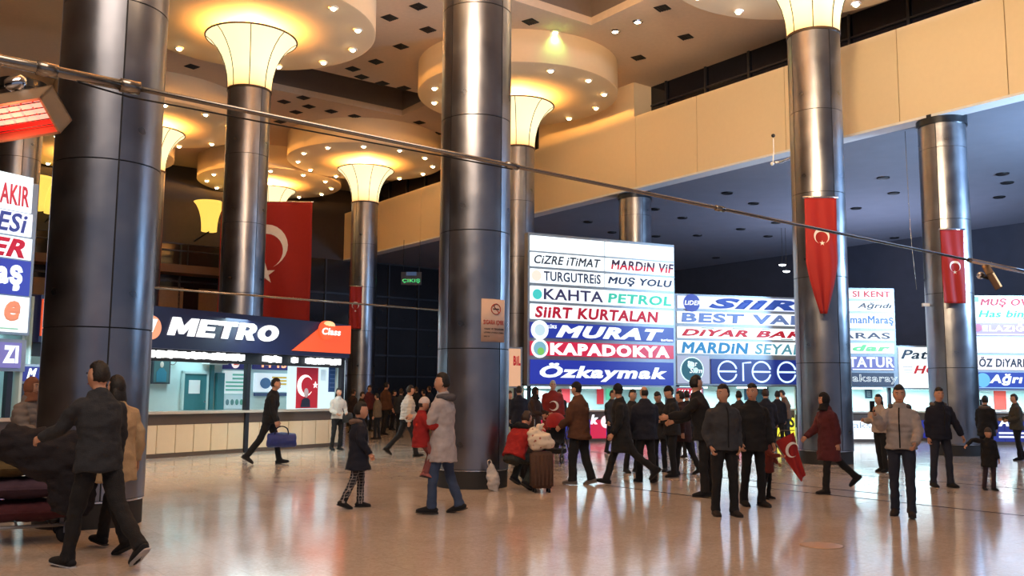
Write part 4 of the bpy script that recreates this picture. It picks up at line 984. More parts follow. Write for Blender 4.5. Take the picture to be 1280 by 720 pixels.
a24=person('man in brown jacket leaning on the yellow fronted counter, facing left',983,552,488,-75,P(STAND,arms=((20,8,60,10),(20,8,60,10)),lean=6,nod=14),'jacket',('camel_brown',(110,78,58)),.03,BK,BK,'short',vox=.026,puff=.01,d=28.2)
a26=person('woman in burgundy coat and dark headscarf walking left past the flagged column',1034,616,491,-100,P(WALK,legs=((14,4,2),(-34,14,2)),fem=1,lean=3),'coat',BUR,-.04,BK,BK,'headscarf',('black_scarf',(28,24,28)),vox=.017,puff=.02,d=14.7)
a27=person('man in pale down jacket and dark jeans looking at the phone in his raised hand',1130,646,482,-152,P(STAND,legs=((8,4,5),(-6,4,4)),arms=((12,14,36,14),(38,14,92,-6)),yaw=-8,nod=4,zip=1),'short',LG,.05,DJ,('dark_brown_shoe',(44,32,30)),'short',vox=.013,puff=.018,quilt=(.085,.009),hood=('grey_hood2',(88,86,90)))
a28=person('woman in beige coat with dark bun behind the man in pale down jacket',1099,589,493,-120,P(STAND,fem=1,arms=((30,8,70,10),(20,8,70,10))),'short',BG,.06,BK,BK,'long',vox=.02,puff=.018,d=18.8)
a29=person('man in dark jacket with fur collar holding the small child by the hand',1178,609,485,174,P(STAND,legs=((3,3,8),(-3,3,7)),arms=((6,27,4,-10),(-6,8,8,0)),yaw=12,zip=1),'jacket',NVY,.02,DJ,BK,'short',vox=.016,puff=.02,hood=('fur_collar',(110,98,92)))
a30=person('small child in dark coat holding the hand of the man with fur collar',1238,613,535,178,P(STAND,arms=((6,10,8,0),(6,124,2,-60))),'mid',BK,.04,('plum',(64,48,58)),BK,'beanie',('grey_beanie',(80,70,66)),vox=.015,puff=.015,child=True)
a31=person('woman with raised fur hood in dark coat behind the small child',1231,575,495,40,P(STAND,fem=1),'mid',BK,.0,BK,BK,'short',vox=.022,puff=.02,d=21.5,hood=('fur_collar',(110,98,92)))
a32=person('person in olive jacket walking left near the right frame edge',1269,571,493,-80,P(STAND,arms=((10,8,60,10),(10,8,60,10))),'jacket',OLV,.06,BK,BK,'short',vox=.022,puff=.02,d=22.5)
# far crowd by the glass doors
rr_=random.Random(5)
far=[(441,487,34,DBR,'person in dark brown coat at the left end of the distant crowd'),(452,490,31,BK,'person in black nearest the counter end in the distant crowd'),(461,482,36,BUR,'person in maroon coat in the distant crowd left of the tall man'),
(472,492,30,('khaki',(120,104,84)),'person in khaki jacket in front of the distant crowd'),(482,478,33,BR,'tall man in brown jacket standing out of the distant crowd'),(492,488,37,NVY,'person in navy coat right of the tall man in brown'),
(501,486,32,DG_,'person in dark grey jacket behind the man in white down jacket'),(521,484,38,BK,'person in black coat far behind, right of the white down jacket'),(530,487,36,DBR,'person in brown coat far behind, left of the parka man'),(537,483,40,NVY,'farthest person in navy left of the parka man'),(484,489,39,BK,'farthest person in black at the glass doors')]
for px,hy,d,c,lb in far:
    person(lb,px,540,hy,rr_.uniform(-180,180),P(STAND,wide=rr_.uniform(1,1.12),legs=((rr_.uniform(0,8),5,3),(-rr_.uniform(0,8),5,3))),rr_.choice(['jacket','mid']),c,.03,BK,BK,rr_.choice(['short','short','long','beanie']) if False else 'short',rr_.choice(['hair','brown']),vox=.034,d=d,puff=.015)
for px,hy,d,c,lb,f in ((699,487,26.8,BK,'person in black behind the flag draped person',160),(765,488,24,DG_,'man in grey jacket behind the beret man near the red front',140),
   (859,489,22.5,BK,'person in black coat behind the red sign, left of the leaning man',-20),(924,489,22,DG_,'person in dark grey behind the youth in front of the doorway',-10),(972,489,26,NVY,'person in navy at the counter beside the man in brown jacket',10),
   (1225,500,26,DG_,'person in dark grey beside the right column base, behind the child',90)):
    person(lb,px,560,hy,f,P(STAND),'jacket',c,.05,BK,BK,'short',vox=.03,d=d,puff=.015)
# ------------------------------------------------------------------ checked trousers of the child in the parka
def check_mat():
    m=bpy.data.materials.new('checked_cloth'); m.use_nodes=True; nt=m.node_tree; N=nt.nodes.new; L=nt.links.new
    b=nt.nodes['Principled BSDF']; b.inputs['Roughness'].default_value=.9
    tc=N('ShaderNodeTexCoord'); s=N('ShaderNodeSeparateXYZ'); L(tc.outputs['Object'],s.inputs[0])
    outs=[]
    for ax in (0,1,2):
        a=N('ShaderNodeMath'); a.operation='MULTIPLY'; a.inputs[1].default_value=26; L(s.outputs[ax],a.inputs[0])
        f=N('ShaderNodeMath'); f.operation='FRACT'; L(a.outputs[0],f.inputs[0])
        g=N('ShaderNodeMath'); g.operation='LESS_THAN'; g.inputs[1].default_value=.14; L(f.outputs[0],g.inputs[0]); outs.append(g)
    mx=N('ShaderNodeMath'); mx.operation='MAXIMUM'; L(outs[0].outputs[0],mx.inputs[0]); L(outs[2].outputs[0],mx.inputs[1])
    c=N('ShaderNodeMix'); c.data_type='RGBA'; c.inputs[6].default_value=(.02,.022,.03,1); c.inputs[7].default_value=(.30,.27,.26,1); L(mx.outputs[0],c.inputs[0]); L(c.outputs[2],b.inputs['Base Color'])
    return m
for o in a6['root'].children:
    if o.name.startswith('trousers'): o.data.materials[0]=check_mat()

def under(info,name,mb,mats,smooth=True): return mb.build(name,mats,info['root'],smooth)
def world_thing(name,label,cat,p,rz=0,group=None): return thing(name,label,cat,p,rz,group)
# blue holdall
p=a4['wr'][1]; t=world_thing('holdall_bag','bright blue holdall hanging from the hand of the walking man','bag',(p.x+.10,p.y,p.z-.46),R_(12))
b=MB().tube([(-.30,0,.16),(-.26,0,.16),(0,0,.17),(.26,0,.16),(.30,0,.16)],[(.10,.10),(.14,.15),(.15,.16),(.14,.15),(.10,.10)],16,up=(0,1,0),sub=3)
me=remesh(b,.02,'bag_body',cloth('bright_blue',(34,56,140),.5),1,.012); inst(me,'bag_body',t)
for s in(-1,1): MB().tube([(-.14,s*.08,.28),(-.11,s*.04,.40),(-.0,s*.01,.45),(.11,s*.04,.40),(.14,s*.08,.28)],.012,6,sub=3).build('handle',cloth('navy_strap',(24,30,60)),t,True)
# shoulder bag of the woman in white
p=a5['root'].location; t=world_thing('shoulder_bag','black shoulder bag at the hip of the woman in white jacket','bag',(p.x+.27,p.y-.05,.72),0)
inst(remesh(MB().tube([(0,0,0),(0,0,.14),(0,0,.27)],[(.14,.05),(.15,.06),(.11,.04)],12,up=(1,0,0),sub=2),.02,'bag_body',cloth('black_leather',(24,22,24),.4),1),'bag_body',t)
MB().tube([(-.09,0,.25),(-.16,.0,.42),(-.2,0,.62)],.01,6,sub=2).build('strap',cloth('black_leather',(24,22,24),.4),t,True)
# cross strap of the man in navy
# phone in hand
p=a27['wr'][1]; t=world_thing('phone','small dark phone held up in the hand of the pale jacket man','phone',tuple(p+Vector((-.01,-.02,.01))),R_(200))
MB().box((0,0,.03),(.07,.012,.14)).build('phone_body',M_black,t); MB().box((0,-.007,.03),(.062,.002,.125)).build('screen',emat((190,215,255),1.),t)
# flag waved by the child
M_flag=mat('flag_cloth',srgb(158,30,30),.75,var=.06); M_fw=mat('flag_white',srgb(240,235,230),.75)
def hang_flag(label,px0,px1,py0,py1,d,taper=None,top_rod=True,scale=1.,wav=.03,nx=14,nz=30,cr=(.5,.80,.26),st=(.5,.66,.10),glowc=None,az=90):
    A=atd(px0,py0,d); B=atd(px1,py0,d); Cc=atd((px0+px1)/2,py1,d)
    W=(B-A).length; H=A.z-Cc.z; c=(A+B)/2
    t=thing('hanging_flag',label,'flag',(c.x,c.y,Cc.z),0)
    v=[];f=[]
    def pt(i,j):
        u=i/nx-.5; s=j/nz
        k=taper(1-s) if taper else 1
        x=u*W*k; y=wav*math.sin(u*14+s*3)*(.4+1-s)+.5*wav*math.sin(s*9+u*4)
        return Vector((x,y,s*H))
    for y0 in(0,.008):
        for j in range(nz+1):
            for i in range(nx+1): q=pt(i,j); v.append((q.x,q.y+y0,q.z))
    K=(nx+1)*(nz+1)
    for j in range(nz):
        for i in range(nx):
            a=j*(nx+1)+i; f.append((a,a+1,a+nx+2,a+nx+1)); f.append((K+a,K+a+nx+1,K+a+nx+2,K+a+1))
    for j in range(nz): a=j*(nx+1); f.append((a,a+nx+1,K+a+nx+1,K+a)); a+=nx; f.append((a,K+a,K+a+nx+1,a+nx+1))
    for i in range(nx): f.append((i,K+i,K+i+1,i+1)); a=nz*(nx+1)+i; f.append((a,a+1,K+a+1,K+a))
    MB().add(v,f).build('cloth',M_flag,t,True)
    def emblem(name,poly,z0):
        bm=bmesh.new(); vv=[bm.verts.new((x,-wav*1.5-.012,z)) for x,z in poly]; ff=bm.faces.new(vv); 
        r=bmesh.ops.extrude_face_region(bm,geom=[ff]); [setattr(g.co,'y',g.co.y-.006) for g in r['geom'] if isinstance(g,bmesh.types.BMVert)]
        bmesh.ops.triangulate(bm,faces=bm.faces[:]); me=bpy.data.meshes.new(name); bm.to_mesh(me); bm.free(); me.materials.append(M_fw)
        # lay the emblem on the waves
        for q in me.vertices:
            u=q.co.x/W; s=q.co.z/H; y=wav*math.sin(u*14+s*3)*(.4+1-s)+.5*wav*math.sin(s*9+u*4); q.co.y=y-.006-(.004 if q.co.y<-wav*1.5-.014 else 0)
        return inst(me,name,t)
    R=cr[2]*W
    C=[(z,x) for x,z in crescent(R,22,.8,.22)]   # opens downward after swapping
    emblem('crescent',[( (cr[0]-.5)*W+a, cr[1]*H-b_) for a,b_ in C],0)
    emblem('star',star(st[2]*W,R_(90),(st[0]-.5)*W,st[1]*H),0)
    if top_rod: MB().tube([(-W/2-.04,0,H+.01),(W/2+.04,0,H+.01)],.025,8).build('top_rod',M_chrome,t,True)
    return t
hang_flag('very large red crescent and star flag hanging behind the blue shop sign',277,391,252,428,43.6,None,True,cr=(.5,.68,.245),st=(.5,.485,.12),wav=.10,nx=30,nz=34)
tp=lambda s: 1-.0*s if s<.55 else 1-.75*((s-.55)/.45)**1.3
hang_flag('long narrow red flag tapering to a point on the column right of centre',1005.5,1045,247,392,20.25,tp,True,cr=(.5,.665,.25),st=(.52,.605,.09),wav=.02)
hang_flag('short red flag on the column at right under the gallery',1175.5,1204,287,379,23.45,None,True,cr=(.55,.50,.24),st=(.55,.42,.09),wav=.02)
hang_flag('small red flag on the distant column left of the central column',437.5,452.5,358,411,40.3,None,True,cr=(.5,.55,.30),st=(.5,.42,.10),wav=.02)

# waved flag on a stick
w=a22b['wr'][1]; A=atd(975,540,13.75); 
t=thing('hand_flag','small red flag with white crescent waved on a stick behind the man in black','flag',tuple(w))
w0=Vector(w)
def L_(px,py): return atd(px,py,13.75)-w0
MB().tube([L_(969,553)-(L_(975,540)-L_(969,553))*1.0*0-Vector((0,0,0)), L_(976,538), L_(993,538)*1.0],.008,6).build('stick',M_brown,t)
MB().tube([(0,0,0),L_(969,553)],.012,6).build('stick_handle',M_brown,t)
c0,c1,c2,c3=L_(968,553),L_(992,540),L_(1007,594),L_(1001,602)
v=[];f=[];n=12
for y0 in (0,.01):
    for j in range(n+1):
        for i in range(n+1):
            u,s=i/n,j/n; q=(c0*(1-u)+c1*u)*(1-s)+(c3*(1-u)+c2*u)*s
            v.append((q.x,q.y+y0+.03*math.sin(u*6+s*4),q.z))
K=(n+1)**2
for j in range(n):
    for i in range(n):
        a=j*(n+1)+i; f.append((a,a+n+1,a+n+2,a+1)); f.append((K+a,K+a+1,K+a+n+2,K+a+n+1))
MB().add(v,f).build('cloth',M_flag,t,True)
cc=L_(989,562); MB().prism([(x*.9,z*1.1) for x,z in crescent(.105)],-.0,.006,M=Matrix.Translation(cc+Vector((0,-.045,0)))@Matrix.Rotation(R_(20),4,'Y')).build('crescent',M_fw,t)

# suitcase with handles and the bundle on it
def suitcase(label,px,py,d,w,h,th,c,rz,handle=.35):
    p=atd(px,500,d); p.z=0
    t=thing('suitcase',label,'suitcase',p,R_(rz)); m_=cloth(*c)
    b=MB().bbox(-w/2,w/2,-th/2,th/2,.07,h); me=b.mesh('shell',m_)
    bm=bmesh.new(); bm.from_mesh(me); bmesh.ops.bevel(bm,geom=bm.edges[:],offset=.03,segments=3,affect='EDGES'); bm.to_mesh(me); bm.free(); me.polygons.foreach_set('use_smooth',[True]*len(me.polygons)); inst(me,'shell',t)
    for k in range(5): MB().bbox(-w/2+.05+k*(w-.1)/4-.012,-w/2+.05+k*(w-.1)/4+.012,-th/2-.012,-th/2+.01,.12,h-.05).build('shell_rib',m_,t)
    for x in (-w/2+.06,w/2-.06):
        for y in(-th/2+.05,th/2-.05): MB().lathe([(.001,-.012),(.035,-.012),(.035,.012),(.001,.012)],14,M=Matrix.Translation((x,y,.035))@Matrix.Rotation(R_(90),4,'Y')).build('wheel',M_black,t,True)
    for x in(-.09,.09): MB().tube([(x,th/2-.04,h-.02),(x,th/2-.04,h+handle)],.010,8).build('handle_rod',M_chrome,t)
    MB().tube([(-.10,th/2-.04,h+handle),(.10,th/2-.04,h+handle)],.018,8).build('handle_grip',M_black,t)
    return t,p
suitcase('brown suitcase on wheels with extended handle beside the crouching person',677,612,14.6,.34,.63,.26,('suitcase_brown',(92,66,54)),10,.02)
suitcase('taller dark suitcase with long chrome handle behind the brown one',663,600,16.1,.34,.60,.24,('suitcase_dark',(40,32,32)),10,.50)
p=atd(674,545,14.6); p.z=.66
t=thing('bundle_bag','bulging floral cream cloth bundle lying on the brown suitcase','bag',p)
fm=bpy.data.materials.new('floral_cloth'); fm.use_nodes=True; nt=fm.node_tree; vv=nt.nodes.new('ShaderNodeTexVoronoi'); vv.inputs['Scale'].default_value=14; tc=nt.nodes.new('ShaderNodeTexCoord'); nt.links.new(tc.outputs['Object'],vv.inputs['Vector'])
cr=nt.nodes.new('ShaderNodeValToRGB'); e=cr.color_ramp.elements; e[0].color=(.35,.10,.08,1); e[1].color=(.72,.62,.50,1); e[0].position=.18; e[1].position=.3; nt.links.new(vv.outputs['Distance'],cr.inputs[0]); nt.links.new(cr.outputs[0],nt.nodes['Principled BSDF'].inputs['Base Color'])
inst(remesh(MB().ball((0,0,.14),(.20,.15,.16),12).ball((-.08,.0,.26),(.11,.1,.1),10).ball((.10,0,.10),(.14,.12,.1),10),.02,'bundle_cloth',fm,2,.03,seed=4),'bundle_cloth',t)
inst(remesh(MB().ball((.0,-.0,.34),(.06,.05,.06),8).tube([(0,0,.33),(.07,0,.40)],.025,6),.015,'bundle_knot',fm,1,.01),'bundle_knot',t)
# white plastic bag by the crouching person
p=gnd(617,614); t=thing('plastic_bag','crumpled white plastic bag on the floor left of the crouching person','bag',p)
inst(remesh(MB().tube([(0,0,.0),(0,0,.05),(-.01,0,.20),(-.05,0,.36),(-.08,0,.40)],[(.06,.05),(.09,.07),(.10,.07),(.07,.03),(.03,.02)],12,up=(1,0,0),sub=2),.015,'bag_body',cloth('white_plastic',(205,200,198),.4),1,.03),'bag_body',t)
MB().tube([(-.08,0,.38),(-.10,0,.46),(-.05,0,.48),(-.02,0,.38)],.008,6,sub=2).build('handle',cloth('white_plastic',(205,200,198),.4),t,True)
# stroller
p=atd(695,500,20.8); p.z=0
t=thing('stroller','pushchair with a rounded red hood in front of the coated woman','stroller',p,R_(-20))
b=MB().ball((0,0,.86),(.22,.32,.24),18,fn=lambda q:(q[0],q[1],max(q[2],-.35))); b.build('canopy',cloth('bright_red',(178,26,30),.7),t,True)
for s in(-1,1):
    MB().tube([(s*.22,-.35,.18),(s*.22,0,.55),(s*.22,.40,1.02)],.014,8).build('side_rail',M_black,t); MB().tube([(s*.22,.30,.18),(s*.22,0,.6)],.014,8).build('rear_leg',M_black,t)
    for y in(-.35,.30):
        w_=MB().lathe([(.075,-.015),(.11,-.02),(.11,.02),(.075,.015),(.075,-.015)],20,M=Matrix.Translation((s*.24,y,.11))@Matrix.Rotation(R_(90),4,'Y')).build('wheel',M_black,t,True)
        MB().lathe([(.001,-.02),(.02,-.02),(.02,.02),(.001,.02)],10,M=Matrix.Translation((s*.24,y,.11))@Matrix.Rotation(R_(90),4,'Y')).build('hub',M_chrome,w_,True)
        for k in range(3):
            a=math.pi*k/3; MB().tube([(s*.24,y+.08*math.cos(a),.11+.08*math.sin(a)),(s*.24,y-.08*math.cos(a),.11-.08*math.sin(a))],.006,5).build('spoke',M_chrome,w_)
MB().tube([(-.22,.40,1.02),(.22,.40,1.02)],.018,8).build('push_handle',M_black,t)
inst(remesh(MB().tube([(0,-.30,.42),(0,-.05,.45),(0,.12,.62),(0,.2,.85)],[(.18,.06),(.19,.07),(.19,.06),(.18,.05)],10,up=(1,0,0),sub=2),.02,'seat',cloth('black_nylon',(28,28,32)),1),'seat',t)
MB().bbox(-.18,.18,-.22,.22,.20,.30).build('basket',cloth('black_nylon',(28,28,32)),t)

# luggage cart at the left edge
cp=atd(30,500,9.6); cp.z=0
t=thing('luggage_cart','metal luggage trolley heaped with bags and blankets at the left edge','luggage cart',cp,R_(30))
mt=mat('cart_metal',srgb(120,122,128),.35,.9)
for y in(-.28,.28): MB().tube([(-.75,y,.18),(.42,y,.18),(.52,y,.30),(.56,y,1.0)],.018,8,sub=1).build('frame_rail',mt,t)
for x in(-.6,-.3,0,.3): MB().tube([(x,-.28,.18),(x,.28,.18)],.012,8).build('deck_bar',mt,t)
for z in(.42,.58,.74,.90): MB().tube([(.545,-.28,z),(.545,.28,z)],.010,8).build('back_bar',mt,t)
for y in (-.14,0,.14): MB().tube([(.54,y,.30),(.56,y,.95)],.008,6).build('back_bar',mt,t)
MB().tube([(.56,-.28,1.0),(.56,.28,1.0)],.024,10).build('push_bar',M_black,t)
for x,y in((.44,-.26),(.44,.26),(-.62,0)):
    w_=MB().lathe([(.001,-.018),(.06,-.02),(.085,-.018),(.085,.018),(.06,.02),(.001,.018)],18,M=Matrix.Translation((x,y,.085))@Matrix.Rotation(R_(90),4,'X')).build('wheel',M_black,t,True)
    MB().bbox(x-.02,x+.02,y-.035,y+.035,.10,.19).build('caster_fork',mt,w_)
def sack(label,x,y,z,sx,sy,sz,c,seed,cat='bag',name='travel_bag'):
    M=Matrix.Translation(cp)@Matrix.Rotation(R_(30),4,'Z'); q=M@Vector((x,y,z))
    o=thing(name,label,cat,q,R_(30))
    b=MB().tube([(-sx,0,sz),(-sx*.85,0,sz),(0,0,sz),(sx*.85,0,sz),(sx,0,sz)],[(sy*.6,sz*.55),(sy,sz*.92),(sy,sz),(sy,sz*.92),(sy*.6,sz*.55)],16,up=(0,1,0),sub=2)
    inst(remesh(b,.02,'bag_body',cloth(*c),2,.02,seed=seed),'bag_body',o)
    MB().tube([(-sx*.8,-sy-.004,sz),(0,-sy-.012,sz*1.05),(sx*.8,-sy-.004,sz)],.008,6,sub=3).build('seam',cloth(*c),o,True)
    return o
sack('maroon blanket roll at the bottom of the luggage trolley',-.12,0,.20,.58,.27,.11,('maroon_blanket',(96,44,52)),1,'blanket','blanket_roll')
sack('dark checked bag lying second in the trolley heap',-.10,0,.43,.56,.26,.11,('mauve_blanket',(84,60,76)),2)
sack('rust and olive bag lying third in the trolley heap',-.14,0,.66,.50,.24,.09,('olive_bag',(104,86,52)),3)
sack('yellow brown bag on top left of the trolley heap',-.34,0,.85,.30,.2,.10,('ochre_bag',(150,104,62)),4)
# the large black coat-like bag held between cart and man
q=atd(72,560,8.9); t=thing('garment_bag','large slumped black bag carried between the striding man and the trolley','bag',(q.x,q.y,.38),R_(20))
inst(remesh(MB().tube([(-.50,0,.72),(-.30,0,.62),(0,0,.52),(.22,0,.48),(.34,0,.42)],[(.10,.14),(.16,.20),(.18,.26),(.18,.28),(.12,.22)],16,up=(0,1,0),sub=2).tube([(.12,0,.5),(.15,0,.2),(.14,0,.0)],[(.24,.16),(.22,.14),(.18,.1)],14,up=(1,0,0),sub=2),.02,'bag_body',cloth('black_bag',(30,26,34)),2,.035,seed=8),'bag_body',t)
MB().tube([(.05,0,.74),(.15,0,.88),(.28,0,.90),(.32,0,.66)],.012,6,sub=3).build('strap',cloth('black_leather',(24,22,24),.4),t,True)

# ------------------------------------------------------------------ pipes and heaters
M_pipe=mat('pipe_metal',srgb(150,142,132),.25,.9)
A=atd(-60,62,5.3); 
def pipept(px,d):  # height of the pipe is constant
    y=75+px*.2065; p=atd(px,y,d); return p
L0,L1=pipept(-120,5.2),pipept(1330,14.3)
t=thing('heater_pipe','long slender metal pipe crossing the whole hall overhead','pipe',tuple(L0))
V=L1-L0
k=(160+120)/1450.; k=.09
Pm=pipept(160,0.0+6.2)
# find the parameter where the thick part ends (at column 160 of the photo)
def par(px):
    best=min(range(1001),key=lambda i:abs(640+FPX*((L0+V*(i/1000)-C0).dot(cR))/((L0+V*(i/1000)-C0).dot(cF))-px)); return best/1000
p1,p2=par(162),par(1213)
MB().tube([(0,0,0),V*p1],.036,14).build('thick_pipe',M_pipe,t,True)
MB().tube([V*(p1-.002),V*p2],.018,10).build('thin_pipe',M_pipe,t,True)
MB().tube([V*p2,V],.032,12).build('thick_pipe',M_chrome,t,True)
for q in (par(58),p1,par(640),par(900),p2): MB().tube([V*(q-.004),V*(q+.004)],.046 if q in(par(58),p1) else .03,12).build('pipe_coupling',M_pipe,t,True)
MB().tube([V*par(98)+Vector((0,0,-.04)),V*p1+Vector((0,0,-.07)),V*par(640)+Vector((0,.0,-.03))],.006,6).build('cable',M_black,t)
for e in (L0,L1):
    o=thing('pipe_post','vertical post carrying the %s end of the overhead pipe, outside the frame'%('left' if e is L0 else 'right'),'post',(e.x,e.y,0))
    MB().tube([(0,0,0),(0,0,e.z+.1)],.05,12).build('post_tube',M_pipe,o,True); MB().lathe([(.25,0),(.25,.02),(.06,.03)],24).build('foot_plate',M_black,o)
# second pipe, further back
A2,B2=atd(128,355,17.0),atd(556,388,22.3); A2.z=B2.z=(A2.z+B2.z)/2
t=thing('background_pipe','thin horizontal pipe above the blue shop sign, behind the nearest column','pipe',tuple(A2))
MB().tube([(0,0,0),B2-A2],.022,8).build('pipe_tube',M_pipe,t,True)
for s in (.0,1.): MB().tube([(B2-A2)*s,(B2-A2)*s+Vector((0,0,(11.87 if s<.5 else 12.98)-A2.z))],.008,6).build('suspension_wire',M_pipe,t)
# heater: open box with a glowing grid
def heater(label,c,yaw,pitch,W,H,D,hot,px_pipe,roll=0,rot=None):
    t=thing('infrared_heater',label,'heater',tuple(c)); t.rotation_euler=rot.to_euler() if rot else (R_(pitch),R_(roll),R_(yaw))
    cs=mat('heater_case',srgb(150,128,104),.4,.5)
    # front faces -y
    for z0,z1,nm in((-H/2,-H/2+.012,'side_plate'),(H/2-.012,H/2,'side_plate')): MB().bbox(-W/2,W/2,-D/2,D/2,z0,z1).build(nm,cs,t)
    for x0,x1 in((-W/2,-W/2+.012),(W/2-.012,W/2)): MB().bbox(x0,x1,-D/2,D/2,-H/2,H/2).build('end_plate',cs,t)
    MB().bbox(-W/2,W/2,D/2-.012,D/2,-H/2,H/2).build('back_plate',cs,t)
    if hot:
        he=mat('glowing_plate',srgb(255,180,160),.6,0,.8,srgb(255,170,155)); hr=mat('red_reflector',srgb(200,40,40),.3,.3,.25,srgb(200,30,30))
        MB().bbox(-W/2+.014,W/2-.014,D/2-.06,D/2-.04,-H/2+.014,H/2-.014).build('reflector',hr,t)
        nx,nz=6,3
        for i in range(nx):
            for j in range(nz):
                w1=(W-.08)/nx; h1=(H-.10)/nz
                MB().bbox(-W/2+.04+i*w1+.007,-W/2+.04+(i+1)*w1-.007,D/2-.09,D/2-.062,-H/2+.06+j*h1+.006,-H/2+.06+(j+1)*h1-.006).build('ceramic_plate',he,t)
        for j in range(5): MB().tube([(-W/2+.01,-D/2+.02,-H/2+.05+j*(H-.08)/4),(W/2-.01,-D/2+.02,-H/2+.05+j*(H-.08)/4)],.003,5).build('guard_wire',M_black,t)
    else:
        MB().bbox(-W/2+.014,W/2-.014,D/2-.06,D/2-.04,-H/2+.014,H/2-.014).build('reflector',M_white,t)
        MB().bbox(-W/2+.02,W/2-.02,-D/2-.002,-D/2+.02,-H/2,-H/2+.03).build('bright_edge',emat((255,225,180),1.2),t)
    MB().tube([(0,D/2,.0),(0,D/2+.07,.10)],.02,8).build('bracket_arm',M_black,t,True)
    MB().lathe([(.045,-.03),(.06,0),(.045,.03)],14,M=Matrix.Translation((0,D/2+.07,.12))).build('bracket_clamp',M_chrome,t,True)
    return t
hX,hY,hZ=Vector((.977,-.194,.092)),Vector((.07,.692,.718)),Vector((-.203,-.695,.69))
hc_=atd(50,122,4.55)-hX*.25+hY*.07-hZ*.105
h1=heater('glowing red infrared heater hanging under the pipe at upper left',hc_,0,0,.50,.21,.14,True,60,rot=Matrix((hX,hY,hZ)).transposed())
lamp('heater_glow','POINT',tuple(hc_-hY*.16),5,(1,.2,.1),.08)
heater('unlit grey infrared heater on the pipe at the right edge',atd(1240,346,12.9),40,-30,.34,.20,.10,False,1230,roll=35)

# small things on the columns and under the fascia
t=thing('warning_notice','cream no smoking notice with red print taped on the central column','notice',(0,0,0))
c=a_ctr=Vector((-.64,15.5,0)); y0=onplane(615,373,(0,14.88,0),90)[1]; y1=onplane(615,427,(0,14.88,0),90)[1]
xa,xb=onplane(601.5,400,(0,14.9,0),90)[0],onplane(630.5,400,(0,14.98,0),90)[0]
v=[];f=[];n=8
aa=[math.acos(max(-1,min(1,(x-c.x)/.612))) for x in (xa,xb)]
def cpt(s,r): 
    a=-(aa[0]+(aa[1]-aa[0])*s); return (c.x+r*math.cos(a),c.y+r*math.sin(a))
mb=MB()
for r in(.606,.612):
    for z_ in(y1,y0):
        for i in range(n+1): x,y=cpt(i/n,r); v.append((x,y,z_))
m_=n+1
for i in range(n): f+=[(2*m_+i,2*m_+i+1,3*m_+i+1,3*m_+i),(i,m_+i,m_+i+1,i+1),(m_+i,3*m_+i,3*m_+i+1,m_+i+1),(i,i+1,2*m_+i+1,2*m_+i)]
mb.add(v,f).build('paper',mat('notice_paper',srgb(205,180,165),.7,0,.0),t,True)
def onc(s,z,r=.616): x,y=cpt(s,r); return Vector((x,y,z))
H_=y0-y1; redi=mat('notice_red',srgb(170,60,50),.7); blk=mat('notice_black',srgb(70,60,60),.7)
MB().tube([onc(.56+.20*math.cos(a),y0-H_*.23+.085*math.sin(a)) for a in [2*math.pi*i/24 for i in range(25)]],.007,5).build('ban_ring',redi,t)
MB().tube([onc(.43,y0-H_*.23+.06),onc(.69,y0-H_*.23-.06)],.007,5).build('ban_bar',redi,t)
MB().tube([onc(.44,y0-H_*.23),onc(.68,y0-H_*.23)],.010,5).build('cigarette',blk,t)
MB().tube([onc(.50,y0-H_*.23+.02),onc(.46,y0-H_*.23+.045),onc(.50,y0-H_*.23+.065)],.005,5).build('smoke',blk,t)
def cyl_text(s,s0,s1,z0,z1,m):
    me=text_mesh(s,'lettering',s0,s1,z0,z1,0,m,.03,0,.004)
    for q in me.vertices: p_=onc(q.co.x,q.co.z,.613-q.co.y); q.co=p_
    inst(me,'lettering',t)
cyl_text('SiGARA iÇMEK',.08,.94,y0-H_*.62,y0-H_*.49,redi); cyl_text('YASAK VE TEHLiKELiDiR',.10,.94,y0-H_*.72,y0-H_*.68,blk); cyl_text('LÜTFEN UYUNUZ UYARIYA',.10,.94,y0-H_*.80,y0-H_*.76,blk); cyl_text('NO: 14',.10,.30,y0-H_*.89,y0-H_*.86,blk)
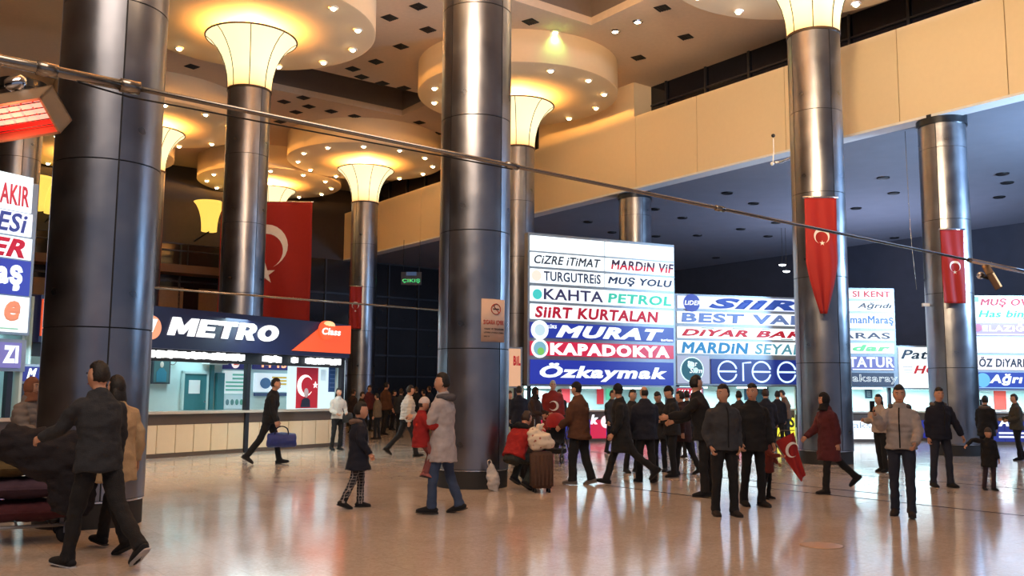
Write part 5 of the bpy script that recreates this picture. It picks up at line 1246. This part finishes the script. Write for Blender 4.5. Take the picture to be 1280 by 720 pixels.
# antenna-like device under the fascia
p=atd(967,190,22.5)
t=thing('ceiling_fan_device','small white device with slanted arm hanging by the flagged column','ceiling device',tuple(p))
MB().tube([(0,0,.35),(0,0,0)],.012,6).build('drop_rod',M_white,t); MB().ball((0,0,.42),.05,8).build('mount',M_black,t,True)
MB().tube([(-.04,0,-.28),(.2,0,-.25),(.75,0,.0)],.03,8).build('arm',M_chrome,t,True); MB().tube([(0,0,0),(-.02,0,-.28)],.015,6).build('lower_rod',M_white,t); MB().ball((-.04,0,-.3),.05,8).build('head',M_white,t,True)
p0=atd(1133,205,25.5); p0.z=9.0; p1_=atd(1143,362,25.5)
t=tag(MB().tube([(0,0,0),(.02,0,-2),(.05,0,(p1_.z-9)*.7),(.14,0,p1_.z-9)],.008,6,sub=3).build('hanging_cable',M_pipe,None,True,tuple(p0)),'thin pale cable hanging from the gallery ceiling left of the right column','cable')
p=atd(1163,380,23.7); 
t=thing('security_camera','small grey camera bracket on the left side of the right column','camera',(11.03,24.15,p.z))
MB().tube([(0,0,0),(-.12,-.1,.0)],.02,8).build('bracket',M_chrome,t,True); MB().bbox(-.26,-.08,-.16,-.08,-.03,.05).build('camera_body',M_white,t)
# green exit light far away
t=empty_uv('exit_sign','distant glowing green exit sign above the glass doors','exit sign',atd(514,349,45),90)
MB().bbox(-.5,.5,0,.1,-.28,.36).build('sign_box',M_darkb,t)
letters(t,'ÇIKIŞ',-.44,.44,-.20,.02,-.01,glow('exit_green',(60,190,110),.9),.03); MB().bbox(-.25,.25,-.02,0,.18,.36).build('blue_plate',mat('blue_plate',srgb(60,90,130),.5,0,.3,srgb(60,90,130)),t)
for s in(-.4,.4): MB().tube([(s,.05,.42),(s,.05,9-atd(514,349,45).z)],.012,6).build('hanging_rod',M_black,t)

# crescent on the draped flag
_r=a14['root']; _c=a14['sp'](0,.175,1.12)
MB().prism([(_c.x+x,_c.z+z) for x,z in crescent(.13)],_c.y+.0,_c.y+.03).build('crescent',M_fw,_r)
